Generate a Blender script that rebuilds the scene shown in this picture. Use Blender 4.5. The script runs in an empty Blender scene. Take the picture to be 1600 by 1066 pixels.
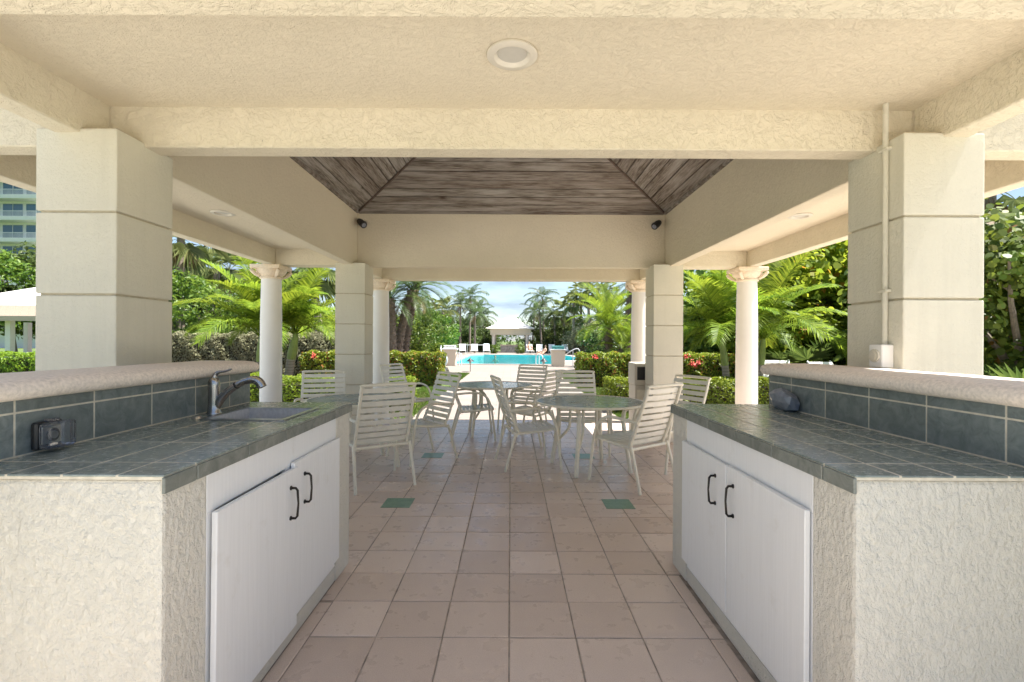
import bpy, bmesh, math, random
import numpy as np
from mathutils import Vector, Matrix, Euler
PI = math.pi
R = math.radians
random.seed(7)
rng = np.random.default_rng(7)
S = bpy.context.scene
col = S.collection

# ------------------------------------------------------------------ camera, sky, sun, exposure
CH = 1.353                                   # eye height; the 12 inch floor tiles give the scale
cam_d = bpy.data.cameras.new('camera'); cam = bpy.data.objects.new('camera', cam_d); col.objects.link(cam)
cam.location = (0, 0, CH); cam.rotation_euler = (PI/2, -R(0.3), 0)
cam_d.sensor_width = 36; cam_d.lens = 17.1; cam_d.shift_x = 0.00125
cam_d.clip_start = 0.05; cam_d.clip_end = 3000
S.camera = cam
SUN_EL, SUN_AZ = R(66), R(91)                # azimuth from +Y towards +X
w = bpy.data.worlds.new('World'); S.world = w; w.use_nodes = True
wn, wl = w.node_tree.nodes, w.node_tree.links
wn.clear()
wo = wn.new('ShaderNodeOutputWorld'); bg = wn.new('ShaderNodeBackground'); wl.new(bg.outputs[0], wo.inputs[0])
sky = wn.new('ShaderNodeTexSky'); sky.sky_type = 'NISHITA'; sky.sun_disc = False
sky.sun_elevation = SUN_EL; sky.sun_rotation = SUN_AZ; sky.air_density = 1.0; sky.dust_density = 0.6; sky.ozone_density = 1.2
tc = wn.new('ShaderNodeTexCoord'); sep = wn.new('ShaderNodeSeparateXYZ'); wl.new(tc.outputs['Generated'], sep.inputs[0])
ab = wn.new('ShaderNodeMath'); ab.operation = 'ABSOLUTE'; wl.new(sep.outputs[2], ab.inputs[0])
ad = wn.new('ShaderNodeMath'); ad.operation = 'ADD'; wl.new(ab.outputs[0], ad.inputs[0]); ad.inputs[1].default_value = 0.16
dx = wn.new('ShaderNodeMath'); dx.operation = 'DIVIDE'; wl.new(sep.outputs[0], dx.inputs[0]); wl.new(ad.outputs[0], dx.inputs[1])
dy = wn.new('ShaderNodeMath'); dy.operation = 'DIVIDE'; wl.new(sep.outputs[1], dy.inputs[0]); wl.new(ad.outputs[0], dy.inputs[1])
cb = wn.new('ShaderNodeCombineXYZ'); wl.new(dx.outputs[0], cb.inputs[0]); wl.new(dy.outputs[0], cb.inputs[1])
cn = wn.new('ShaderNodeTexNoise'); cn.inputs['Scale'].default_value = 1.1; cn.inputs['Detail'].default_value = 9; cn.inputs['Roughness'].default_value = 0.58
wl.new(cb.outputs[0], cn.inputs['Vector'])
cr = wn.new('ShaderNodeValToRGB'); cr.color_ramp.elements[0].position = 0.40; cr.color_ramp.elements[1].position = 0.68
cr.color_ramp.elements[0].color = (0.12, 0.12, 0.12, 1); cr.color_ramp.elements[1].color = (0.95, 0.95, 0.95, 1)
wl.new(cn.outputs['Fac'], cr.inputs[0])
mx = wn.new('ShaderNodeMix'); mx.data_type = 'RGBA'; wl.new(cr.outputs[0], mx.inputs[0]); wl.new(sky.outputs[0], mx.inputs[6])
mx.inputs[7].default_value = (2.0, 2.5, 3.5, 1)
wl.new(mx.outputs[2], bg.inputs[0]); bg.inputs[1].default_value = 0.045
sun_d = bpy.data.lights.new('sun', 'SUN'); sun = bpy.data.objects.new('sun', sun_d); col.objects.link(sun)
sun_d.energy = 3.0; sun_d.angle = R(0.6); sun_d.color = (1, 0.955, 0.88)
sdir = Vector((math.cos(SUN_EL)*math.sin(SUN_AZ), math.cos(SUN_EL)*math.cos(SUN_AZ), math.sin(SUN_EL)))
sun.rotation_euler = sdir.to_track_quat('Z', 'Y').to_euler(); sun.location = (0, 0, 40)
S.view_settings.view_transform = 'Standard'; S.view_settings.look = 'None'
S.view_settings.gamma = 1; S.view_settings.use_curve_mapping = False
S.view_settings.exposure = 2.38
S.cycles.max_bounces = 10; S.cycles.diffuse_bounces = 6; S.cycles.glossy_bounces = 4; S.cycles.transmission_bounces = 6
S.cycles.transparent_max_bounces = 12; S.cycles.caustics_reflective = False; S.cycles.caustics_refractive = False
S.cycles.use_denoising = True; S.cycles.sample_clamp_indirect = 6

# ------------------------------------------------------------------ materials
def nodes(name):
    m = bpy.data.materials.new(name); m.use_nodes = True
    return m, m.node_tree.nodes, m.node_tree.links, m.node_tree.nodes['Principled BSDF']
def noise(n, l, scale, detail=4, rough=0.55, vec=None, dist=0.0):
    t = n.new('ShaderNodeTexNoise'); t.inputs['Scale'].default_value = scale; t.inputs['Detail'].default_value = detail
    t.inputs['Roughness'].default_value = rough; t.inputs['Distortion'].default_value = dist
    if vec is not None: l.new(vec, t.inputs['Vector'])
    return t.outputs['Fac']
def ramp(n, l, src, stops):
    r = n.new('ShaderNodeValToRGB'); e = r.color_ramp.elements
    while len(e) < len(stops): e.new(0.5)
    for i, (p, c) in enumerate(stops):
        e[i].position = p; e[i].color = (c, c, c, 1) if isinstance(c, (int, float)) else (*c, 1)
    l.new(src, r.inputs[0]); return r.outputs[0]
def mixc(n, l, fac, a, b, mode='MIX'):
    m = n.new('ShaderNodeMix'); m.data_type = 'RGBA'; m.blend_type = mode
    for s, v in ((0, fac), (6, a), (7, b)):
        if isinstance(v, (int, float)): m.inputs[s].default_value = v
        elif isinstance(v, tuple): m.inputs[s].default_value = (*v, 1)
        else: l.new(v, m.inputs[s])
    return m.outputs[2]
def math_(n, l, op, a, b=0.0):
    m = n.new('ShaderNodeMath'); m.operation = op
    for i, v in enumerate((a, b)):
        if isinstance(v, (int, float)): m.inputs[i].default_value = v
        else: l.new(v, m.inputs[i])
    return m.outputs[0]
def bump(n, l, bs, h, strength=0.5, dist=0.01):
    b = n.new('ShaderNodeBump'); b.inputs['Strength'].default_value = strength; b.inputs['Distance'].default_value = dist
    l.new(h, b.inputs['Height']); l.new(b.outputs[0], bs.inputs['Normal'])
def pos(n): return n.new('ShaderNodeNewGeometry').outputs['Position']
def sc(c, f): return tuple(x*f for x in c)
def plain(name, c, rough=0.5, metal=0.0, var=0.12, scale=30, bmp=0.0, spec=0.5):
    m, n, l, b = nodes(name)
    f = noise(n, l, scale, 5, vec=pos(n))
    l.new(mixc(n, l, ramp(n, l, f, [(0.3, 0.0), (0.7, 1.0)]), sc(c, 1-var), tuple(min(1, x*(1+var)) for x in c)), b.inputs['Base Color'])
    b.inputs['Roughness'].default_value = rough; b.inputs['Metallic'].default_value = metal
    b.inputs['Specular IOR Level'].default_value = spec
    if bmp: bump(n, l, b, f, 0.6, bmp)
    return m
def stucco(name, c, scale=1.0, depth=0.006, fine=0.0012, stain=0.1, ridge_=0.28, lace=0.0, streak=0.0):
    m, n, l, b = nodes(name); p = pos(n)
    big = noise(n, l, 24*scale, 6, 0.62, p, 0.25)
    pl = ramp(n, l, big, [(0.42, 0.0), (0.56, 1.0)])                    # trowelled flats
    ridge = math_(n, l, 'ABSOLUTE', math_(n, l, 'SUBTRACT', noise(n, l, 12*scale, 4, 0.6, p, 1.2), 0.5))
    rd = ramp(n, l, ridge, [(0.0, 0.0), (0.035, 1.0)])
    fn = noise(n, l, 170*scale, 3, 0.6, p)
    h = math_(n, l, 'ADD', math_(n, l, 'MULTIPLY', pl, 0.42), math_(n, l, 'MULTIPLY', rd, ridge_))
    if lace:
        mp = n.new('ShaderNodeMapping'); mp.inputs['Rotation'].default_value = (0.5, 0.6, 0.3); mp.inputs['Scale'].default_value = (1, 1, 0.55); l.new(p, mp.inputs['Vector'])
        h = math_(n, l, 'ADD', h, math_(n, l, 'MULTIPLY', ramp(n, l, noise(n, l, 50*scale, 5, 0.62, mp.outputs[0], 0.2), [(0.38, 0.0), (0.62, 1.0)]), lace))
    h = math_(n, l, 'ADD', h, math_(n, l, 'MULTIPLY', fn, fine/depth))
    bump(n, l, b, h, 0.8, depth)
    st = noise(n, l, 1.6, 6, 0.6, p)
    cc = mixc(n, l, ramp(n, l, st, [(0.35, 0.0), (0.75, 1.0)]), c, sc(c, 1-stain))
    cc = mixc(n, l, math_(n, l, 'MULTIPLY', math_(n, l, 'SUBTRACT', 1.0, rd), 0.07 if ridge_ > 0.1 else 0.0), cc, sc(c, 0.55))
    if streak:
        ms = n.new('ShaderNodeMapping'); ms.inputs['Scale'].default_value = (9, 9, 0.5); l.new(p, ms.inputs['Vector'])
        cc = mixc(n, l, math_(n, l, 'MULTIPLY', ramp(n, l, noise(n, l, 1.6, 5, 0.6, ms.outputs[0]), [(0.5, 0.0), (0.75, 1.0)]), streak), cc, sc(c, 0.62))
    spk = ramp(n, l, noise(n, l, 60, 2, 0.5, p), [(0.17, 1.0), (0.2, 0.0)])
    cc = mixc(n, l, math_(n, l, 'MULTIPLY', spk, 0.6), cc, (0.2, 0.16, 0.12))
    l.new(cc, b.inputs['Base Color']); b.inputs['Roughness'].default_value = 0.85; b.inputs['Specular IOR Level'].default_value = 0.25
    return m
M = {}
CREAM = (0.735, 0.67, 0.53)
M['stucco'] = stucco('stucco_cream', CREAM, 1.0, 0.0075)
M['stucco_fine'] = stucco('stucco_sand_finish', (0.78, 0.705, 0.56), 1.5, 0.0055, 0.003, 0.06)
M['stucco_pier'] = stucco('stucco_pier', (0.71, 0.68, 0.575), 2.3, 0.0038, 0.0035, 0.07, 0.05, 0.0, 0.16)
M['stucco_bar'] = stucco('stucco_bar', (0.70, 0.675, 0.605), 1.15, 0.0072, 0.0014, 0.09, 0.0, 0.6, 0.14)
M['groove'] = plain('groove_render', (0.55, 0.48, 0.36), 0.9)
M['column'] = plain('column_paint', (0.83, 0.80, 0.75), 0.55, var=0.03, scale=4)
M['capital'] = plain('cast_stone_capital', (0.78, 0.66, 0.52), 0.8, var=0.1, scale=40, bmp=0.004)
M['white_paint'] = plain('white_paint', (0.80, 0.79, 0.77), 0.45, var=0.03, scale=8)
M['trim'] = plain('cream_trim', (0.66, 0.62, 0.54), 0.4, var=0.03)
M['light_lens'] = plain('frosted_lens', (0.55, 0.53, 0.48), 0.3, var=0.03)
M['black'] = plain('black_metal', (0.02, 0.02, 0.022), 0.4, var=0.2)
M['bronze'] = plain('dark_bronze_pull', (0.022, 0.019, 0.018), 0.35, 0.6)
M['gunmetal'] = plain('brushed_gunmetal', (0.40, 0.39, 0.38), 0.27, 1.0, 0.1, 200)
M['basin'] = plain('sink_basin_steel', (0.60, 0.60, 0.61), 0.4, 0.35, 0.12, 60)
M['steel'] = plain('stainless_steel', (0.55, 0.55, 0.56), 0.28, 1.0, 0.08, 120)
M['frame'] = plain('cream_powdercoat', (0.78, 0.745, 0.63), 0.4, var=0.05, scale=20)
M['strap'] = plain('vinyl_strap', (0.77, 0.755, 0.68), 0.42, var=0.06, scale=14)
M['lounge_white'] = plain('white_lounger', (0.82, 0.83, 0.82), 0.5, var=0.04)
M['teal'] = plain('teal_cloth', (0.10, 0.34, 0.33), 0.8)
M['pvc'] = plain('white_rail', (0.78, 0.80, 0.82), 0.3, var=0.03)
M['ring'] = plain('pale_blue_ring', (0.62, 0.74, 0.80), 0.4, var=0.05)
M['castcap'] = plain('cast_stone_cap', (0.80, 0.705, 0.62), 0.7, var=0.16, scale=80, bmp=0.003)
M['beige_bin'] = plain('beige_bin', (0.62, 0.58, 0.49), 0.5, var=0.04)
M['roof'] = plain('white_roof_tile', (0.82, 0.78, 0.76), 0.7, var=0.06, scale=6, bmp=0.01)
M['awning'] = plain('tan_awning', (0.52, 0.43, 0.34), 0.8, var=0.06)
M['awning_top'] = plain('white_awning', (0.80, 0.76, 0.73), 0.8, var=0.04)
M['condo'] = plain('condo_white', (0.72, 0.73, 0.74), 0.7, var=0.04, scale=2)
M['stone'] = plain('grey_stone', (0.34, 0.32, 0.29), 0.85, var=0.35, scale=4, bmp=0.03)
M['skin'] = plain('skin', (0.50, 0.30, 0.21), 0.55, var=0.05)
M['hair'] = plain('dark_hair', (0.03, 0.02, 0.015), 0.6)
M['swim'] = plain('dark_swimwear', (0.03, 0.03, 0.05), 0.6)
M['soil'] = plain('mulch', (0.10, 0.065, 0.045), 0.95, var=0.5, scale=60, bmp=0.02)
M['hedge_shade'] = plain('hedge_shade', (0.06, 0.05, 0.03), 0.9, var=0.3)  # dark brown of the box inside the hedges, standing in for inner shade
M['palm_bark'] = plain('palm_bark', (0.27, 0.22, 0.18), 0.9, var=0.35, scale=25, bmp=0.02)
M['palm_boot'] = plain('fibrous_palm_boots', (0.17, 0.13, 0.10), 0.95, var=0.5, scale=30, bmp=0.03)
M['ring_bark'] = None
M['crownshaft'] = plain('green_crownshaft', (0.20, 0.26, 0.06), 0.4, var=0.2, scale=9)
M['bark'] = plain('tree_bark', (0.20, 0.165, 0.13), 0.9, var=0.3, scale=18, bmp=0.02)
M['flower'] = plain('coral_flower', (0.62, 0.08, 0.06), 0.6, var=0.3)
def ring_bark():
    m, n, l, b = nodes('ringed_bark'); p = pos(n)
    s = n.new('ShaderNodeSeparateXYZ'); l.new(p, s.inputs[0])
    z = math_(n, l, 'ADD', s.outputs[2], math_(n, l, 'MULTIPLY', noise(n, l, 6, 3, vec=p), 0.05))
    f = math_(n, l, 'FRACT', math_(n, l, 'MULTIPLY', z, 14))
    c = ramp(n, l, f, [(0.0, (0.12, 0.10, 0.08)), (0.2, (0.33, 0.30, 0.25)), (1.0, (0.24, 0.21, 0.17))])
    l.new(c, b.inputs['Base Color']); b.inputs['Roughness'].default_value = 0.85; bump(n, l, b, f, 0.5, 0.01); return m
M['ring_bark'] = ring_bark()
def floor_tile_mat():
    m, n, l, b = nodes('floor_tile'); p = pos(n)
    oi = n.new('ShaderNodeObjectInfo').outputs['Random']
    base = mixc(n, l, oi, (0.57, 0.44, 0.36), (0.80, 0.65, 0.55))
    cl = ramp(n, l, noise(n, l, 5, 6, 0.65, p), [(0.3, 0.0), (0.75, 1.0)])
    base = mixc(n, l, math_(n, l, 'MULTIPLY', cl, 0.18), base, (0.47, 0.36, 0.29))
    sp = ramp(n, l, noise(n, l, 240, 3, 0.7, p), [(0.36, 0.0), (0.62, 1.0)])
    base = mixc(n, l, 0.28, base, mixc(n, l, sp, (0.40, 0.30, 0.24), (0.82, 0.72, 0.64)))
    l.new(base, b.inputs['Base Color'])
    l.new(ramp(n, l, noise(n, l, 9, 5, 0.6, p), [(0.3, 0.22), (0.7, 0.42)]), b.inputs['Roughness'])
    bump(n, l, b, noise(n, l, 130, 4, 0.6, p), 0.25, 0.002); return m
M['floor_tile'] = floor_tile_mat()
M['floor_edge'] = plain('edge_tile', (0.50, 0.385, 0.32), 0.5, var=0.15, scale=30)
M['grout'] = plain('floor_grout', (0.34, 0.28, 0.23), 0.95, var=0.4, scale=12)
def slate(name, a, c, rough):
    m, n, l, b = nodes(name); p = pos(n)
    oi = n.new('ShaderNodeObjectInfo').outputs['Random']
    f = ramp(n, l, noise(n, l, 16, 8, 0.7, p, 1.0), [(0.3, 0.0), (0.72, 1.0)])
    cc = mixc(n, l, f, a, c)
    cc = mixc(n, l, math_(n, l, 'MULTIPLY', oi, 0.35), cc, (0.10, 0.115, 0.10))
    l.new(cc, b.inputs['Base Color'])
    l.new(ramp(n, l, noise(n, l, 40, 4, 0.6, p), [(0.3, rough), (0.7, rough+0.16)]), b.inputs['Roughness'])
    bump(n, l, b, noise(n, l, 35, 6, 0.6, p), 0.3, 0.003); return m
M['slate'] = slate('slate_tile', (0.105, 0.132, 0.138), (0.275, 0.31, 0.305), 0.34)
M['slate_top'] = slate('slate_top_tile', (0.145, 0.185, 0.18), (0.34, 0.385, 0.365), 0.16)
M['slate_edge'] = slate('slate_edge_tile', (0.11, 0.125, 0.115), (0.29, 0.305, 0.275), 0.34)
M['grout_light'] = plain('pale_grout', (0.62, 0.57, 0.47), 0.9, var=0.15, scale=40)
M['green_tile'] = slate('green_tile', (0.13, 0.26, 0.165), (0.26, 0.42, 0.30), 0.3)
def cabinet():
    m, n, l, b = nodes('cabinet_paint'); p = pos(n)
    mp = n.new('ShaderNodeMapping'); mp.inputs['Scale'].default_value = (30, 30, 1.2); l.new(p, mp.inputs['Vector'])
    g = noise(n, l, 3, 6, 0.6, mp.outputs[0])
    c = mixc(n, l, ramp(n, l, g, [(0.3, 0.0), (0.75, 1.0)]), (0.83, 0.84, 0.85), (0.77, 0.78, 0.79))
    d = ramp(n, l, noise(n, l, 7, 7, 0.7, p), [(0.60, 0.0), (0.78, 1.0)])
    c = mixc(n, l, math_(n, l, 'MULTIPLY', d, 0.25), c, (0.50, 0.46, 0.38))
    l.new(c, b.inputs['Base Color']); b.inputs['Roughness'].default_value = 0.5; bump(n, l, b, g, 0.25, 0.002); return m
M['cabinet'] = cabinet()
def wood():
    m, n, l, b = nodes('weathered_board')
    t = n.new('ShaderNodeTexCoord'); mp = n.new('ShaderNodeMapping'); l.new(t.outputs['Object'], mp.inputs['Vector'])
    oi = n.new('ShaderNodeObjectInfo').outputs['Random']
    cx = n.new('ShaderNodeCombineXYZ'); l.new(math_(n, l, 'MULTIPLY', oi, 40), cx.inputs[0]); l.new(math_(n, l, 'MULTIPLY', oi, 17), cx.inputs[1])
    l.new(cx.outputs[0], mp.inputs['Location']); mp.inputs['Scale'].default_value = (1.6, 26, 26)
    g = noise(n, l, 3.2, 8, 0.65, mp.outputs[0], 0.3)
    mp2 = n.new('ShaderNodeMapping'); l.new(t.outputs['Object'], mp2.inputs['Vector']); mp2.inputs['Scale'].default_value = (0.8, 7.0, 7.0); l.new(cx.outputs[0], mp2.inputs['Location'])
    w2 = ramp(n, l, noise(n, l, 1.6, 5, 0.6, mp2.outputs[0]), [(0.42, 0.0), (0.62, 1.0)])
    c = ramp(n, l, g, [(0.30, (0.03, 0.022, 0.016)), (0.42, (0.10, 0.078, 0.06)), (0.56, (0.25, 0.22, 0.19)), (0.74, (0.42, 0.39, 0.355))])
    c = mixc(n, l, math_(n, l, 'MULTIPLY', w2, 0.62), c, (0.49, 0.465, 0.435))
    kn = n.new('ShaderNodeTexVoronoi'); kn.inputs['Scale'].default_value = 1.6
    mp3 = n.new('ShaderNodeMapping'); l.new(t.outputs['Object'], mp3.inputs['Vector']); mp3.inputs['Scale'].default_value = (1, 1.6, 1); l.new(cx.outputs[0], mp3.inputs['Location'])
    l.new(mp3.outputs[0], kn.inputs['Vector'])
    c = mixc(n, l, ramp(n, l, kn.outputs['Distance'], [(0.03, 0.85), (0.11, 0.0)]), c, (0.05, 0.028, 0.018))
    c = mixc(n, l, math_(n, l, 'MULTIPLY', oi, 0.3), c, (0.13, 0.075, 0.05))
    l.new(c, b.inputs['Base Color']); b.inputs['Roughness'].default_value = 0.75; bump(n, l, b, g, 0.4, 0.004); return m
M['wood'] = wood()
M['wood_trim'] = plain('dark_trim_board', (0.13, 0.095, 0.08), 0.8, var=0.3, scale=14)
def glass_mat(name, tint, rough=0.02, bmp=0.0):
    m = bpy.data.materials.new(name); m.use_nodes = True; n, l = m.node_tree.nodes, m.node_tree.links; n.clear()
    o = n.new('ShaderNodeOutputMaterial'); mx_ = n.new('ShaderNodeMixShader'); t = n.new('ShaderNodeBsdfTransparent'); g = n.new('ShaderNodeBsdfGlossy')
    t.inputs[0].default_value = (*tint, 1); g.inputs['Roughness'].default_value = rough
    f = n.new('ShaderNodeFresnel'); f.inputs[0].default_value = 1.5
    l.new(f.outputs[0], mx_.inputs[0]); l.new(t.outputs[0], mx_.inputs[1]); l.new(g.outputs[0], mx_.inputs[2]); l.new(mx_.outputs[0], o.inputs[0])
    if bmp:
        b = n.new('ShaderNodeBump'); b.inputs['Strength'].default_value = 0.35; b.inputs['Distance'].default_value = bmp
        l.new(noise(n, l, 45, 3, 0.5, pos(n)), b.inputs['Height']); l.new(b.outputs[0], g.inputs['Normal']); l.new(b.outputs[0], f.inputs['Normal'])
    return m
def frosted():
    m = glass_mat('table_glass', (0.78, 0.90, 0.88), 0.06, 0.003); n, l = m.node_tree.nodes, m.node_tree.links
    o = [x for x in n if x.type == 'OUTPUT_MATERIAL'][0]; src = o.inputs[0].links[0].from_socket
    d = n.new('ShaderNodeBsdfDiffuse'); d.inputs[0].default_value = (0.60, 0.72, 0.70, 1); mx_ = n.new('ShaderNodeMixShader')
    l.new(ramp(n, l, noise(n, l, 9, 3, 0.5, pos(n)), [(0.3, 0.22), (0.7, 0.42)]), mx_.inputs[0]); l.new(src, mx_.inputs[1]); l.new(d.outputs[0], mx_.inputs[2]); l.new(mx_.outputs[0], o.inputs[0]); return m
M['glass'] = frosted()
M['clear'] = glass_mat('clear_plastic', (0.86, 0.88, 0.92), 0.08)
def milky():
    n, l = M['clear'].node_tree.nodes, M['clear'].node_tree.links; o = [x for x in n if x.type == 'OUTPUT_MATERIAL'][0]; src = o.inputs[0].links[0].from_socket
    d = n.new('ShaderNodeBsdfDiffuse'); d.inputs[0].default_value = (0.42, 0.45, 0.52, 1); mx_ = n.new('ShaderNodeMixShader'); mx_.inputs[0].default_value = 0.13
    l.new(src, mx_.inputs[1]); l.new(d.outputs[0], mx_.inputs[2]); l.new(mx_.outputs[0], o.inputs[0])
milky()
M['smoke'] = plain('wrinkled_dark_plastic', (0.22, 0.24, 0.29), 0.28, var=0.25, scale=25)
def win_mat():
    m, n, l, b = nodes('blue_window_glass'); b.inputs['Base Color'].default_value = (0.03, 0.10, 0.14, 1); b.inputs['Roughness'].default_value = 0.08
    b.inputs['Specular IOR Level'].default_value = 0.9; return m
M['window'] = win_mat()
def water():
    m = bpy.data.materials.new('pool_water'); m.use_nodes = True; n, l = m.node_tree.nodes, m.node_tree.links; n.clear()
    o = n.new('ShaderNodeOutputMaterial'); mx_ = n.new('ShaderNodeMixShader'); t = n.new('ShaderNodeBsdfTransparent'); g = n.new('ShaderNodeBsdfGlossy')
    t.inputs[0].default_value = (0.30, 0.80, 0.82, 1); g.inputs['Roughness'].default_value = 0.03
    f = n.new('ShaderNodeFresnel'); f.inputs[0].default_value = 1.33
    b = n.new('ShaderNodeBump'); b.inputs['Strength'].default_value = 0.5; b.inputs['Distance'].default_value = 0.12
    l.new(noise(n, l, 2.6, 5, 0.55, pos(n), 0.8), b.inputs['Height']); l.new(b.outputs[0], g.inputs['Normal']); l.new(b.outputs[0], f.inputs['Normal'])
    fm = math_(n, l, 'MULTIPLY', f.outputs[0], 0.55)
    l.new(fm, mx_.inputs[0]); l.new(t.outputs[0], mx_.inputs[1]); l.new(g.outputs[0], mx_.inputs[2]); l.new(mx_.outputs[0], o.inputs[0]); return m
M['water'] = water()
M['pool'] = plain('pool_plaster', (0.32, 0.66, 0.67), 0.6, var=0.3, scale=0.5)
M['coping'] = plain('pool_coping', (0.62, 0.54, 0.48), 0.7, var=0.1)
def deck_mat():
    m, n, l, b = nodes('deck_pavers'); p = pos(n)
    br = n.new('ShaderNodeTexBrick'); br.inputs['Scale'].default_value = 1.0; br.offset = 0.5
    br.inputs['Brick Width'].default_value = 0.6; br.inputs['Row Height'].default_value = 0.3; br.inputs['Mortar Size'].default_value = 0.008
    br.inputs['Color1'].default_value = (0.225, 0.19, 0.166, 1); br.inputs['Color2'].default_value = (0.26, 0.224, 0.193, 1); br.inputs['Mortar'].default_value = (0.15, 0.125, 0.105, 1)
    l.new(p, br.inputs['Vector'])
    c = mixc(n, l, ramp(n, l, noise(n, l, 1.5, 6, 0.6, p), [(0.3, 0.0), (0.8, 0.4)]), br.outputs['Color'], (0.19, 0.16, 0.135))
    l.new(c, b.inputs['Base Color']); b.inputs['Roughness'].default_value = 0.8; bump(n, l, b, noise(n, l, 60, 4, 0.6, p), 0.3, 0.004); return m
M['deck'] = deck_mat()
M['bounce_concrete'] = plain('pale_bounce_concrete', (0.56, 0.535, 0.47), 0.85, var=0.08, scale=3)  # kept lighter than the deck to bounce more sun into the pavilion
def lawn_mat():
    m, n, l, b = nodes('lawn'); p = pos(n)
    c = ramp(n, l, noise(n, l, 3, 8, 0.7, p), [(0.3, (0.05, 0.085, 0.018)), (0.7, (0.115, 0.165, 0.035))])
    l.new(c, b.inputs['Base Color']); b.inputs['Roughness'].default_value = 0.9; bump(n, l, b, noise(n, l, 40, 5, 0.7, p), 0.8, 0.03); return m
M['lawn'] = lawn_mat()
def leaf(name, a, c, extra=None, trans=0.35, rough=0.42, spec=0.35):
    m = bpy.data.materials.new(name); m.use_nodes = True; n, l = m.node_tree.nodes, m.node_tree.links
    b = n['Principled BSDF']; o = n['Material Output']
    g = n.new('ShaderNodeNewGeometry'); r = g.outputs['Random Per Island']
    oi = n.new('ShaderNodeObjectInfo').outputs['Random']
    cc = mixc(n, l, r, a, c)
    if extra:
        cc = mixc(n, l, ramp(n, l, math_(n, l, 'FRACT', math_(n, l, 'MULTIPLY', r, 17.3)), [(extra[1], 0.0), (min(1, extra[1]+0.02), 1.0)]), cc, extra[0])
    hs = n.new('ShaderNodeHueSaturation'); l.new(cc, hs.inputs['Color'])
    l.new(math_(n, l, 'ADD', math_(n, l, 'MULTIPLY', oi, 0.35), 0.85), hs.inputs['Value'])
    l.new(math_(n, l, 'ADD', math_(n, l, 'MULTIPLY', oi, 0.03), 0.485), hs.inputs['Hue'])
    l.new(hs.outputs[0], b.inputs['Base Color']); b.inputs['Roughness'].default_value = rough; b.inputs['Specular IOR Level'].default_value = spec
    t = n.new('ShaderNodeBsdfTranslucent'); hs2 = n.new('ShaderNodeHueSaturation'); l.new(hs.outputs[0], hs2.inputs['Color']); hs2.inputs['Value'].default_value = 1.5; hs2.inputs['Hue'].default_value = 0.485
    l.new(hs2.outputs[0], t.inputs[0])
    mxs = n.new('ShaderNodeMixShader'); mxs.inputs[0].default_value = trans
    l.new(b.outputs[0], mxs.inputs[1]); l.new(t.outputs[0], mxs.inputs[2]); l.new(mxs.outputs[0], o.inputs[0]); return m
M['l_adonidia'] = leaf('bright_palm_leaf', (0.08, 0.15, 0.014), (0.23, 0.315, 0.03), None, 0.45, 0.5, 0.22)
M['l_palm'] = leaf('green_palm_leaf', (0.045, 0.085, 0.02), (0.10, 0.15, 0.035), None, 0.4)
M['l_palm_dark'] = leaf('dark_palm_leaf', (0.04, 0.075, 0.028), (0.09, 0.13, 0.045), None, 0.4)
M['l_fan'] = leaf('fan_palm_leaf', (0.12, 0.16, 0.06), (0.25, 0.29, 0.11), None, 0.5)
M['l_tree'] = leaf('tree_leaf', (0.05, 0.105, 0.015), (0.15, 0.215, 0.03), None, 0.45)
M['l_dark'] = leaf('dark_tree_leaf', (0.036, 0.07, 0.018), (0.105, 0.15, 0.034), None, 0.42)
M['l_lime'] = leaf('lime_leaf', (0.11, 0.17, 0.02), (0.19, 0.25, 0.04))
M['l_silver'] = leaf('silver_leaf', (0.17, 0.175, 0.09), (0.32, 0.32, 0.20), None, 0.3, 0.65, 0.15)
M['l_ixora'] = leaf('ixora_leaf', (0.085, 0.155, 0.016), (0.26, 0.325, 0.032), ((0.36, 0.17, 0.04), 0.9), 0.4)
M['l_low'] = leaf('low_hedge_leaf', (0.10, 0.175, 0.015), (0.23, 0.31, 0.03), None, 0.4)
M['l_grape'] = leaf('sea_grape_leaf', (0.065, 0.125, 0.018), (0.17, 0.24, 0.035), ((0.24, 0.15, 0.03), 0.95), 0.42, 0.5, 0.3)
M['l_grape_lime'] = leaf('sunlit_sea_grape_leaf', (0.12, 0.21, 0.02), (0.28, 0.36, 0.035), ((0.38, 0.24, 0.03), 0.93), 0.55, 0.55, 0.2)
M['l_grass'] = leaf('grass_blade', (0.07, 0.13, 0.02), (0.15, 0.21, 0.04), None, 0.3)

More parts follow.
